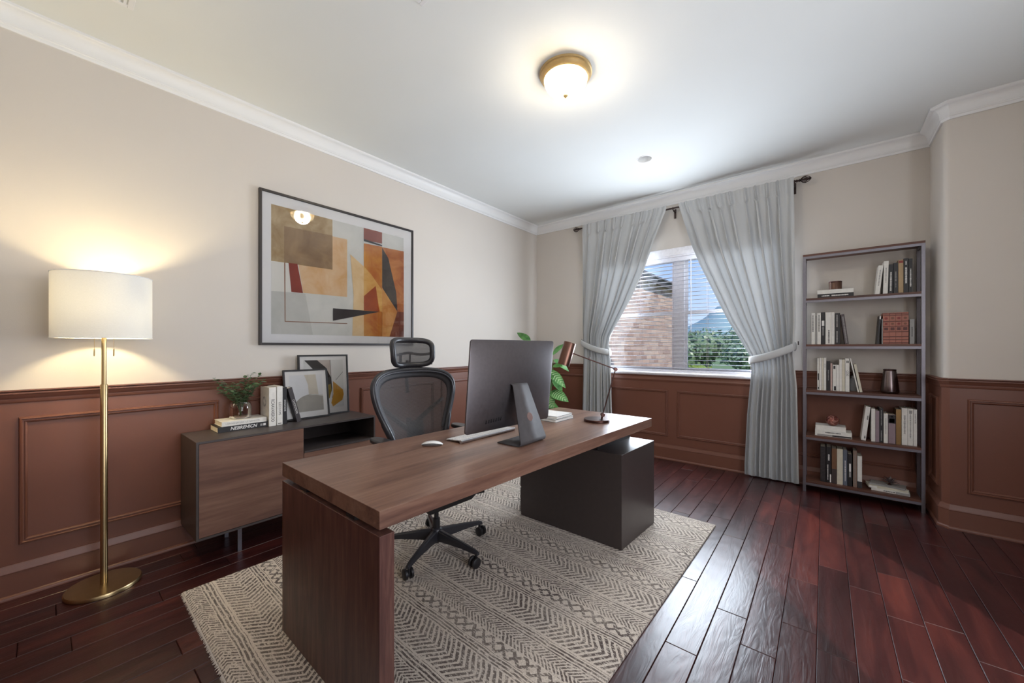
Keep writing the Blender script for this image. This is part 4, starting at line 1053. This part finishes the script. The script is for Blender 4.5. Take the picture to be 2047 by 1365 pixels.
cup = thing('copper_cup', 'small brown copper cup on the lying books of the top shelf', 'cup', (.077, 4.365, 1.766))
MB().lathe([(.001,.004),(.040,.004),(.040,.074),(.043,.076),(.0445,.074),(.0445,.002),(.042,0),(.001,0)], 36).build('body', plain(96, 68, 54, .35, .4), cup, smooth='auto')
MB().lathe([(.0445,.064),(.0455,.066),(.0455,.072),(.0445,.074)], 36, cap=False).build('rim_band', M_BRONZE, cup, smooth=True)
mv = thing('metal_vase', 'dark tapered metal vase on the third shelf', 'vase', (.415, 4.36, .895))
MB().lathe([(.001,0),(.046,0),(.055,.006),(.057,.018),(.053,.07),(.046,.13),(.039,.180),(.037,.190),(.034,.190),(.043,.13),(.050,.06),(.05,.02),(.001,.012)], 44).build('body', M_PEWTER, mv, smooth=True)
MB().lathe([(.038,.184),(.040,.187),(.040,.193),(.036,.196),(.033,.193)], 44, cap=False).build('rim', M_BRONZE, mv, smooth=True)
jar = thing('glass_jar', 'grey frosted jar behind the leaning books on the third shelf', 'jar', (.200, 4.395, .895))
MB().lathe([(.001,0),(.026,0),(.028,.004),(.028,.10),(.022,.112),(.018,.114)], 28).build('body', plain(150, 150, 152, .25), jar, smooth='auto')
MB().lathe([(.019,.112),(.021,.114),(.021,.128),(.012,.134),(.001,.135)], 24).build('lid', M_ALU, jar, smooth='auto')
orb = thing('glass_orb', 'rose copper faceted glass ball on the books of the fourth shelf', 'ornament', (.058, 4.345, .5875+.0465))
bm = bmesh.new(); bmesh.ops.create_icosphere(bm, subdivisions=2, radius=.0475); me = bpy.data.meshes.new('ball'); bm.to_mesh(me); bm.free()
t = NT('rose_luster_glass'); nn = t.noise(t.coord(), 22, 3, .6, 2); cc = t.ramp(nn, [(.35, srgb(96, 50, 46)), (.55, srgb(176, 112, 100)), (.7, srgb(226, 190, 178))])
me.materials.append(t.done(t.bsdf(cc, .16, .55))); o = bpy.data.objects.new('ball', me); COL.objects.link(o); o.parent = orb
MB().tube([(.0478*math.cos(a), .0478*math.sin(a)*.5, .0478*math.sin(a)*.866) for a in [2*PI*k/40 for k in range(40)]], .0016, 6, closed=True).build('band', M_COPPER, orb, smooth=True)
cor = thing('flower_ornament', 'dark grey metal flower ornament on the magazine pile', 'ornament', (.415, 4.37, .148))
MB().lathe([(.001,0),(.014,0),(.014,.003),(.006,.006),(.005,.02)], 16).build('foot', M_BRONZE, cor, smooth='auto')
rc = random.Random(3)
for k in range(13):
    a = k*2.399; e = .35+1.1*(k/13); d_ = Vector((math.cos(a)*math.cos(e), math.sin(a)*math.cos(e), math.sin(e)))
    mb = MB(); vs_, fs_ = leaf_verts(Vector((0,0,.015)), d_, Vector((0,0,1)), .056, .013, .3, 6); mb.add(vs_, fs_)
    mb.build('petal', plain(112, 98, 98, .4, .3), cor, smooth=True, solid=.0012, fix=False)

# ================================================================== DESK THINGS
DT = .757
# all-in-one computer, back towards the viewer
comp = thing('desktop_computer', 'space grey all in one desktop computer seen from behind on the desk', 'computer', (-1.25, 1.65, DT))
cy0, cy1 = 1.325-1.65, 1.975-1.65; hz = .478
def mon(u, v):          # u along Y, v up: bulging back shell, facing +X
    yy = cy0 + (cy1-cy0)*u; zz = hz*v
    a, b = 2*u-1, 2*v-1
    bul = .034*(max(0, 1-a*a)**.8)*(max(0, 1-b*b)**.8)
    return (yy, zz, bul)
rcn = .016
def rr_uv(u, v):        # squeeze the grid into a rounded rectangle
    yy = cy0 + (cy1-cy0)*u; zz = hz*v
    for (cyc, czc, sy, sz) in ((cy0+rcn, rcn, -1, -1), (cy1-rcn, rcn, 1, -1), (cy0+rcn, hz-rcn, -1, 1), (cy1-rcn, hz-rcn, 1, 1)):
        if (yy-cyc)*sy > 0 and (zz-czc)*sz > 0:
            dy, dz = yy-cyc, zz-czc; L = max(abs(dy), abs(dz)); q_ = math.hypot(dy, dz)
            if q_ > 1e-9: yy, zz = cyc+dy*L/q_, czc+dz*L/q_
    return yy, zz
def warp(n):            # denser grid near the edges
    return [.5-.5*math.cos(PI*(i/n)) for i in range(n+1)]
NUm, NVm = 44, 36; Us, Vs = warp(NUm), warp(NVm)
tilt = math.radians(5.0); yawm = .088
def place(yy, zz, xx):
    X_ = xx*math.cos(tilt) + (zz-hz/2)*math.sin(tilt); Z_ = zz*math.cos(tilt) - xx*math.sin(tilt) + .075
    return (-.085 + X_ + yawm*yy, yy, Z_)
mb = MB(); vs = []; fs = []
for v in Vs:
    for u in Us:
        yy, zz = rr_uv(u, v); vs.append(place(yy, zz, .004+mon(u, v)[2]))
for j in range(NVm):
    for i in range(NUm): a = j*(NUm+1)+i; fs.append((a, a+1, a+NUm+2, a+NUm+1))
mb.add(vs, fs); n0 = len(mb.v)
edge = [i for i in range(NUm+1)] + [NUm+(NUm+1)*j for j in range(1, NVm+1)] + [NVm*(NUm+1)+i for i in range(NUm-1, -1, -1)] + [(NUm+1)*j for j in range(NVm-1, 0, -1)]
uvs = [(Us[i % (NUm+1)], Vs[i//(NUm+1)]) for i in edge]
mb.v += [place(*rr_uv(u, v), -.004) for u, v in uvs]
for k in range(len(edge)):
    j = (k+1) % len(edge); mb.f.append((edge[j], edge[k], n0+k, n0+j)); mb.m.append(0)
mb.build('back_shell', M_GUN, comp, smooth='auto')
fr_ = MB(); fr_.add([place(*rr_uv(u, v), -.004) for u, v in uvs], [tuple(range(len(uvs)))]); fr_.build('screen', plain(18, 18, 20, .12), comp)
for k in range(7):      # port slots low on the back
    yy = cy0+.125+k*.0165; mb = MB(); zz = .052+.0012*k
    bl_ = .0045+.034*(max(0, 1-(2*(yy-cy0)/(cy1-cy0)-1)**2)**.8)*(max(0, 1-(2*zz/hz-1)**2)**.8)
    mb.hexa([place(yy-.0034, zz-.0095, bl_-.004), place(yy+.0034, zz-.0095, bl_-.004), place(yy+.0034, zz+.0095, bl_-.004), place(yy-.0034, zz+.0095, bl_-.004)],
            [place(yy-.0034, zz-.0095, bl_+.0012), place(yy+.0034, zz-.0095, bl_+.0012), place(yy+.0034, zz+.0095, bl_+.0012), place(yy-.0034, zz+.0095, bl_+.0012)]); mb.build('port', M_BLACK, comp)
# stand: base plate, curved bend, tapering leg with a cable hole
stand = MB(); sprof = [(-.105,.0),(-.03,.0),(.035,.0)]
bend = [(.035+.018*math.sin(a), .018-.018*math.cos(a)) for a in [k*math.radians(112)/8 for k in range(1, 9)]]
sprof += bend; lx, lz = bend[-1]; ex, ez = -.035, .300
sprof += [(lx+(ex-lx)*q_, lz+(ez-lz)*q_) for q_ in (.25, .5, .75, 1)]
sprof += [(ex-.006, ez+.008), (ex-.022, ez+.013), (ex-.05, ez+.014)]
acc = [0]
for (p, q_) in zip(sprof, sprof[1:]): acc.append(acc[-1]+math.hypot(q_[0]-p[0], q_[1]-p[1]))
def swid(i):
    xx, zz = sprof[i]; return .112 - .046*max(0, min(1, (zz-.02)/.28))
vs = []; fs = []; NS = len(sprof)
for i, (xx, zz) in enumerate(sprof):
    w = swid(i)
    for s_ in (-1, 1): vs.append((xx, .0+s_*w, zz+.0035))
for i in range(NS-1): fs.append((2*i, 2*i+1, 2*i+3, 2*i+2))
stand.add(vs, fs)
so = stand.build('stand', M_STAND, comp, solid=.005, smooth='auto'); 
q_ = .40; hx_, hz_ = lx+(ex-lx)*q_, lz+(ez-lz)*q_
leg_ang = math.atan2(lx-ex, ez-lz)
MB().lathe([(.001,.0),(.024,.0),(.024,.0008),(.0225,.0012),(.001,.0012)], 32).xf(Matrix.Translation((hx_+.0026, .012, hz_+.0035)) @ Matrix.Rotation(PI/2-leg_ang, 4, 'Y')).build('cable_hole', plain(112, 86, 80, .6), so)

kb = thing('keyboard', 'slim white and silver wireless keyboard on the desk', 'keyboard', (-1.548, 1.624, DT), 0)
kb.rotation_euler = (0, 0, math.radians(-1.0))
mb = MB(); mb.add([(-.065,-.222,.003),(.055,-.222,.012),(.055,.222,.012),(-.065,.222,.003),(-.065,-.222,.006),(.055,-.222,.0165),(.055,.222,.0165),(-.065,.222,.006)], [(3,2,1,0),(4,5,6,7),(0,1,5,4),(1,2,6,5),(2,3,7,6),(3,0,4,7)])
mb.build('plate', M_ALU, kb, bevel=.001)
MB().tube([(.058,-.222,.0095),(.058,.222,.0095)], .0092, 20).build('battery_tube', M_ALU, kb, smooth='auto')
MB().box(-.060,-.055,-.2,.2,0,.003).build('foot', M_WHITE, kb)
one = None
for r_ in range(6):
    for k in range(14):
        if one is None: one = MB().box(-.0082, .0082, -.0138, .0138, 0, .0022).build('key', M_GLOSSW, kb, bevel=.0006, seg=1, rot=(0, -math.radians(5.0), 0)); o = one
        else: o = one.copy(); COL.objects.link(o); o.parent = kb
        xx = -.052 + r_*.0195; o.location = (xx, -.205+k*.0315, .0062+(xx+.065)*.0875)
ms = thing('computer_mouse', 'smooth white computer mouse beside the keyboard', 'mouse', (-1.588, 1.287, DT), math.radians(40))
def msf(u, v):
    a, b = 2*u-1, 2*v-1
    w = .029*(1-abs(b)**3.2*.35); e = (max(0, 1-abs(b)**4))**.5
    return (b*.056, a*w*max(e, .05) if abs(b) < .999 else a*.010, .006 + .0175*max(0, 1-b*b)**.75*(1-.35*a*a))
MB().grid(msf, 20, 28).build('shell', M_GLOSSW, ms, smooth=True)
def msb(u, v):
    p = msf(u, v); a, b = 2*u-1, 2*v-1; return (p[0]*.97, p[1]*.93, .0005 + (.006 if max(abs(a), abs(b)) > .93 else 0))
MB().grid(msb, 20, 28).build('underside', M_ALU, ms, smooth=True)

def notebook(label, x0, x1, y0, y1, z0, h, rz):
    n_ = thing('notebook', label, 'notebook', ((x0+x1)/2, (y0+y1)/2, z0), math.radians(rz), 'notebooks on the desk'); a, b = (x1-x0)/2, (y1-y0)/2
    mb = MB().box(-a, a, -b, b, 0, .002).box(-a, a, -b, b, h-.002, h).box(-a, -a+.002, -b, b, .002, h-.002)
    mb.build('cover', plain(96, 110, 112, .5), n_); MB().box(-a+.002, a-.003, -b+.003, b-.003, .002, h-.002).build('pages', plain(232, 230, 226, .7), n_)
    MB().box(-a+.001, a-.001, -b+.001, b-.001, h, h+.0006).build('front_cover', plain(238, 236, 232, .6), n_)
notebook('white notebook at the bottom of the pair behind the computer', -1.640, -1.408, 2.205, 2.430, DT, .019, -2)
notebook('white notebook on top of the pair behind the computer', -1.638, -1.412, 2.215, 2.425, DT+.0196, .018, 1)

dl = thing('desk_lamp', 'jointed copper desk lamp with cylindrical shade', 'desk lamp', (-1.225, 2.435, DT))
MB().lathe([(.001,0),(.086,0),(.089,.002),(.089,.014),(.086,.017),(.001,.0172)], 56).build('base', M_BRONZE, dl, smooth='auto')
o0 = Vector((-1.225, 2.435, DT)); RV = Vector((.77508, .63187, 0))
j0 = Vector((-1.200, 2.462, .772)) - o0; j1 = Vector((-1.195, 2.466, .800)) - o0; el = Vector((-1.125, 2.521, 1.117)) - o0; hd = Vector((-1.352, 2.335, 1.226)) - o0
MB().tube([j0, j1], .007, 10).build('stem', M_BRONZE, dl, smooth='auto')
MB().lathe([(.001,-.014),(.013,-.014),(.0145,-.010),(.0145,.010),(.013,.014),(.001,.014)], 20).xf(Matrix.Translation(j1) @ Matrix.Rotation(math.radians(39),4,'Z') @ Matrix.Rotation(PI/2,4,'X')).build('lower_joint', M_BRONZE, dl, smooth='auto')
MB().tube([j1, el], .0042, 10).build('lower_arm', M_BRONZE, dl, smooth='auto')
MB().lathe([(.001,-.012),(.012,-.012),(.0135,-.008),(.0135,.008),(.012,.012),(.001,.012)], 20).xf(Matrix.Translation(el) @ Matrix.Rotation(math.radians(39),4,'Z') @ Matrix.Rotation(PI/2,4,'X')).build('elbow_joint', M_BRONZE, dl, smooth='auto')
MB().tube([el, hd], .0042, 10).build('upper_arm', M_BRONZE, dl, smooth='auto')
md = el*.38 + hd*.62
MB().lathe([(.001,-.006),(.0035,-.006),(.0035,.012),(.001,.012)], 10, md + Vector((0,0,.006))).build('adjuster_knob', M_BRONZE, dl)
sa = (Vector((0,0,1)) + RV*.30).normalized(); sc_ = hd - RV*.046
Mh = Matrix.Translation(sc_) @ sa.to_track_quat('Z', 'Y').to_matrix().to_4x4()
MB().lathe([(.040,-.084),(.042,-.084),(.042,.076),(.040,.080),(.001,.080),(.001,.077),(.039,.076),(.040,-.084)], 40, cap=False).xf(Mh).build('shade', M_COPPER, dl, smooth='auto')
MB().lathe([(.001,.03),(.012,.03),(.012,-.0),(.02,-.02),(.018,-.04),(.001,-.05)], 20, cap=False).xf(Mh).build('bulb', M_WHITE, dl, smooth=True)

# ================================================================== CORNER PLANT
pp = thing('potted_plant', 'tall leafy green plant in the corner behind the computer', 'plant', (-2.62, 3.86, 0))
MB().lathe([(.001,0),(.13,0),(.14,.01),(.165,.30),(.17,.31),(.155,.31),(.15,.27),(.001,.265)], 40).build('pot', plain(120, 112, 108, .5), pp, smooth='auto')
MB().lathe([(.152,.272),(.08,.280),(.001,.283)], 24, cap=False).build('soil', plain(52, 40, 34, .95, var=.3), pp, smooth=True)
rp = random.Random(8)
# (tip direction, base point on stalk, length, width)
LV = [((-.20,-.04,1.33),(-.75,-.05,.62),.26,.050), ((.10,.0,1.18),(.75,-.1,.75),.21,.045), ((.12,-.02,1.05),(.9,-.1,.15),.13,.042),
      ((.06,-.04,1.00),(.9,-.05,-.55),.30,.062), ((.07,-.06,.86),(.5,-.3,.5),.14,.05), ((.08,-.02,.74),(.95,-.1,-.2),.26,.075), ((.02,-.08,.72),(.65,-.25,-.45),.24,.085),
      ((-.05,0,1.05),(-.8,0,.3),.24,.06), ((-.05,.05,.9),(-.8,.3,-.2),.26,.065), ((0,.05,.8),(-.3,.9,.1),.24,.065), ((-.04,-.05,.62),(-.8,-.3,-.2),.26,.07),
      ((0,.02,.6),(.3,.8,-.2),.25,.07), ((0,-.04,.52),(.4,-.7,.0),.22,.07), ((.10,.02,1.12),(.6,.5,-.4),.24,.05), ((.11,-.01,.93),(.55,.1,-.75),.22,.055)]
for k, (b_, d_, L, wd) in enumerate(LV):
    bv = Vector(b_); base_ = Vector((b_[0]*.25, b_[1]*.25, .27))
    MB().tube([base_, base_*.5+bv*.5+Vector((0,0,.05)), bv], [.006,.0045,.003], 6).build('stalk', plain(84, 112, 60, .5), pp, smooth=True)
    vs_, fs_ = leaf_verts(bv, Vector(d_), Vector((.25,-.6,.75)), L, wd, .12, 10)
    lf = MB(); lf.add(vs_, fs_); lfo = lf.build('leaf', M_LEAF, pp, smooth=True, fix=False)
    if k in (6, 5, 3):     # pale veins on the broad leaves
        vb = MB()
        for i in range(2, 9):
            c_ = Vector(vs_[i*3+1]); up_ = Vector((.25,-.6,.75)).normalized()*.0012
            for j_ in (0, 2):
                e_ = Vector(vs_[min(10, i+1)*3+j_])*.88 + c_*.12; w_v = (Vector(vs_[i*3+4 if i < 10 else i*3+1])-c_)*.10
                vb.add([c_+up_-w_v, e_+up_-w_v*.5, e_+up_+w_v*.5, c_+up_+w_v], [(0,1,2,3)])
        vb.build('leaf_veins', M_VEIN, lfo, fix=False)
# ================================================================== OFFICE CHAIR
ch = thing('office_chair', 'dark grey mesh office chair with headrest on a five star caster base', 'chair', (-1.865, 1.545, .0115), math.radians(-4))
def mesh_mat():
    t = NT('chair_mesh_fabric'); w = t.node('ShaderNodeTexWave'); w.bands_direction = 'Z'; w.inputs['Scale'].default_value = 60
    t.link(t.coord(), w.inputs['Vector'])
    tr = t.node('ShaderNodeBsdfTransparent'); d = t.bsdf(srgb(80, 78, 79), .7, 0, None, .3)
    mx = t.node('ShaderNodeMixShader'); t.link(t.math('ADD', t.math('MULTIPLY', w.outputs['Fac'], .14), .76), mx.inputs[0])
    t.link(tr.outputs[0], mx.inputs[1]); t.link(d.outputs[0], mx.inputs[2]); return t.done(mx)
M_MESH = mesh_mat()
# base
BR = .318
for k in range(5):
    a = math.radians(-67+4+72*k); ca, sa_ = math.cos(a), math.sin(a)
    def rp_(r, s, z): return (r*ca - s*sa_, r*sa_ + s*ca, z)
    mb = MB()
    secs = [(.025, .024, .070, .135), (.10, .021, .075, .126), (.22, .017, .078, .110), (BR-.01, .015, .074, .096), (BR+.018, .012, .068, .086)]
    vs = []
    for (r, hw, z0, z1) in secs: vs += [rp_(r,-hw,z0), rp_(r,hw,z0), rp_(r,hw*.8,z1-.006), rp_(r,hw*.35,z1), rp_(r,-hw*.35,z1), rp_(r,-hw*.8,z1-.006)]
    fs = [(6*i+j, 6*i+(j+1) % 6, 6*i+6+(j+1) % 6, 6*i+6+j) for i in range(len(secs)-1) for j in range(6)] + [tuple(range(5,-1,-1)), tuple(range(24, 30))]
    mb.add(vs, fs); mb.build('base_leg', M_CHAIR, ch, bevel=.002, smooth=False)
    cs = MB(); sw = a+1.0+.4*k; cw, sw_ = math.cos(sw), math.sin(sw); cx_, cy_ = BR*ca, BR*sa_
    Mx = Matrix.Translation((cx_ - .012*cw, cy_ - .012*sw_, .030)) @ Matrix.Rotation(sw, 4, 'Z') @ Matrix.Rotation(PI/2, 4, 'X')
    for s_ in (-1, 1):
        n0 = len(cs.v); cs.lathe([(.001,-.009),(.024,-.009),(.0295,-.006),(.0295,.006),(.024,.009),(.001,.009)], 24, (0,0,s_*.017)); cs.xf(Mx, n0)
    n0 = len(cs.v); cs.lathe([(.001,-.006),(.018,-.006),(.018,.006),(.001,.006)], 14); cs.xf(Mx, n0)
    co = cs.build('caster', M_CASTER, ch, smooth='auto')
    MB().tube([(cx_, cy_, .034), (cx_, cy_, .076)], .008, 8).build('caster_stem', M_CASTER, co)
MB().lathe([(.001,.050),(.020,.050),(.020,.066),(.034,.070),(.036,.130),(.030,.140),(.024,.144)], 28).build('hub', M_CHAIR, ch, smooth='auto')
MB().lathe([(.022,.14),(.022,.20),(.014,.202),(.014,.40)], 20).build('gas_column', M_BLACK, ch, smooth='auto')
MB().hexa([(-.11,-.055,.345),(.10,-.055,.335),(.10,.055,.335),(-.11,.055,.345)], [(-.12,-.07,.43),(.13,-.07,.43),(.13,.07,.43),(-.12,.07,.43)]).build('tilt_mechanism', M_BLACK, ch, bevel=.008)
MB().tube([(.10,.08,.345),(.16,.16,.350),(.19,.225,.356)], [.009,.010,.013], 8).build('lever', M_BLACK, ch, smooth=True)
MB().tube([(.06,-.06,.40),(.06,-.18,.395)], .007, 8).build('lever', M_BLACK, ch, smooth=True)
# seat
def seat_out(n=56):
    P = []
    for k in range(n):
        a = 2*PI*k/n; c_, s_ = math.cos(a), math.sin(a); ex = 2.6
        xx = .235*abs(c_)**(2/ex)*(1 if c_ > 0 else -1); yy = (.25+.02*c_)*abs(s_)**(2/ex)*(1 if s_ > 0 else -1)
        z = .468 + .02*(yy/.25)**2 - .045*max(0, (xx-.12)/.115)**2
        P.append((xx+.02, yy, z))
    return P
so_ = seat_out(); MB().tube(so_, .016, 10, closed=True).build('seat_frame', M_CHAIR, ch, smooth=True)
mb = MB(); N = len(so_); rings = 8; vs = []; fs = []
for r_ in range(1, rings+1):
    q_ = r_/rings
    for p in so_: vs.append((.02+(p[0]-.02)*q_, p[1]*q_, p[2]*q_**2 + (1-q_**2)*.452))
vs.append((.02, 0, .452)); c_i = len(vs)-1
for r_ in range(rings-1):
    for k in range(N): fs.append((r_*N+k, r_*N+(k+1) % N, (r_+1)*N+(k+1) % N, (r_+1)*N+k))
for k in range(N): fs.append((c_i, k, (k+1) % N))
mb.add(vs, fs); mb.build('seat_mesh', M_MESH, ch, smooth=True, fix=False)
MB().hexa([(-.12,-.15,.35),(.20,-.19,.331),(.20,.12,.334),(-.12,.15,.35)], [(-.17,-.21,.448),(.235,-.225,.436),(.235,.225,.436),(-.17,.21,.448)]).build('seat_pan', M_BLACK, ch, bevel=.008)
# backrest outline: half width by height
HW = [(.50,.150),(.56,.168),(.64,.185),(.72,.210),(.80,.243),(.88,.276),(.95,.297),(1.00,.303),(1.04,.297),(1.075,.272),(1.10,.225),(1.114,.15),(1.119,.0)]
def bx_(y, z):       # depth of the back surface
    lum = .035*math.exp(-((z-.68)/.14)**2)
    return -.215 - .085*max(0, (z-.55)/.57) + lum + .055*min(1.2, abs(y)/.29)**2
out = []
for (z, w) in HW: out.append((w, z))
R_ = out[:-1]; L_ = [(-w, z) for w, z in reversed(out)]
ol = R_ + L_
def smooth_closed(P, it=2):
    for _ in range(it):
        Q = []
        for i in range(len(P)):
            a, b = P[i], P[(i+1) % len(P)]; Q += [(a[0]*.75+b[0]*.25, a[1]*.75+b[1]*.25), (a[0]*.25+b[0]*.75, a[1]*.25+b[1]*.75)]
        P = Q
    return P
ol = smooth_closed(ol, 2)
path = [(bx_(y, z), y, z-.0115) for y, z in ol]
rad = [.0175 + .004*(1 if z < .8 else 0) for y, z in ol]
MB().tube(path, rad, 10, closed=True).build('backrest_frame', M_CHAIR, ch, smooth=True)
MB().tube([(p[0]+.012, p[1]*.965, .8+(p[2]-.8)*.965) for p in path], .007, 6, closed=True).build('backrest_inner_rim', plain(70, 72, 80, .4), ch, smooth=True)
zs = [.505+(1.112-.505)*j/22 for j in range(23)]
def hw(z): return lerp_tab(HW, z)
vs = []; fs = []
for z in zs:
    for i in range(25):
        y = hw(z)*(2*i/24-1)*.99; vs.append((bx_(y, z), y, z-.0115))
for j in range(22):
    for i in range(24): a = j*25+i; fs.append((a, a+1, a+26, a+25))
mb = MB(); mb.add(vs, fs); mb.build('backrest_mesh', M_MESH, ch, smooth=True, fix=False)
# dense woven border inside the frame
vs = []; fs = []; N = len(ol)
for j in range(4):
    for (y, z) in ol:
        k = j/3; s_ = 1-.15*k*(1 if z > .7 else .55); zz = .83+(z-.83)*(1-.17*k); yy = y*s_
        vs.append((bx_(yy, zz)+.002, yy, zz-.0115))
for j in range(3):
    for i in range(N): fs.append((j*N+i, j*N+(i+1) % N, (j+1)*N+(i+1) % N, (j+1)*N+i))
mb = MB(); mb.add(vs, fs); mb.build('backrest_border', plain(52, 51, 55, .6), ch, smooth=True, solid=.004, fix=False)
# support behind: spine, Y arms, lumbar pad
MB().tube([(-.12,0,.40),(-.24,0,.44),(-.285,0,.55),(-.30,0,.68),(-.315,0,.78)], [.026,.026,.024,.022,.018], 10, squash=.7).build('back_spine', M_BLACK, ch, smooth=True)
for s_ in (-1, 1):
    MB().tube([(-.305,0,.70),(-.31,s_*.07,.755),(-.292,s_*.16,.83),(-.262,s_*.245,.90)], [.020,.018,.015,.012], 8).build('back_arm', M_BLACK, ch, smooth=True)
def lum(u, v):
    y = -.055+.11*u; z = .655+.125*v; return (bx_(y, z)-.022+.008*(2*u-1)**2, y*(1+.25*(v-.5)), z-.0115)
MB().grid(lum, 10, 10).build('lumbar_pad', M_BLACK, ch, smooth=True, solid=.012, fix=False)
# headrest
MB().tube([(-.312,-.012,.95),(-.325,-.012,1.06),(-.325,-.012,1.12),(-.315,-.012,1.17)], [.012,.012,.011,.010], 8).build('headrest_post', M_BLACK, ch, smooth=True)
HZ0, HZ1, HY = 1.150, 1.318, .150
hp = []
for k in range(48):
    a = 2*PI*k/48; c_, s_ = math.cos(a), math.sin(a); ex = 4.5
    y = HY*abs(c_)**(2/ex)*(1 if c_ > 0 else -1); zz = .5*(HZ1-HZ0)*abs(s_)**(2/ex)*(1 if s_ > 0 else -1)
    hp.append((y*(1+.03*zz/.08), (HZ0+HZ1)/2+zz))
def hx_f(y, z): return -.295 + .05*(y/.15)**2 - .9*(z-1.234)**2*2 + .02*(z-1.15)/.17*-1
MB().tube([(hx_f(y, z), y, z-.0115) for y, z in hp], .0185, 10, closed=True).build('headrest_frame', M_CHAIR, ch, smooth=True)
vs = []; fs = []
for j in range(11):
    z = HZ0+(HZ1-HZ0)*j/10
    for i in range(21):
        y = HY*(2*i/20-1); vs.append((hx_f(y, z), y, z-.0115))
for j in range(10):
    for i in range(20): a = j*21+i; fs.append((a, a+1, a+22, a+21))
mb = MB(); mb.add(vs, fs); mb.build('headrest_mesh', M_MESH, ch, smooth=True, fix=False)
MB().tube([(hx_f(y, 1.232)-.02, y, 1.225+.006*math.cos(y*34)-.0115) for y in [-.145+.029*i for i in range(11)]], .009, 8).build('headrest_bar', M_BLACK, ch, smooth=True)
MB().tube([(-.322,-.06,1.155),(-.318,-.06,1.22)], .010, 8).tube([(-.322,.012,1.155),(-.318,.012,1.22)], .006, 8).build('headrest_clamp', M_BLACK, ch, smooth=True)
# armrests
for s_ in (-1, 1):
    ar = MB(); pts = []
    for k in range(28):
        a = 2*PI*k/28; c_, q_ = math.cos(a), math.sin(a)
        pts.append((-.10+.125*abs(c_)**.75*(1 if c_ > 0 else -1), s_*.302+.042*abs(q_)**.75*(1 if q_ > 0 else -1)))
    ar.prism(pts, .690, .718); pad = ar.build('armrest', M_CHAIR, ch, bevel=.010, seg=3)
    MB().tube([(-.12, s_*.300, .70), (-.125, s_*.300, .60), (-.13, s_*.285, .50), (-.12, s_*.22, .435), (-.10, s_*.10, .42)], [.016,.017,.018,.018,.016], 8).build('arm_post', M_BLACK, pad, smooth=True)
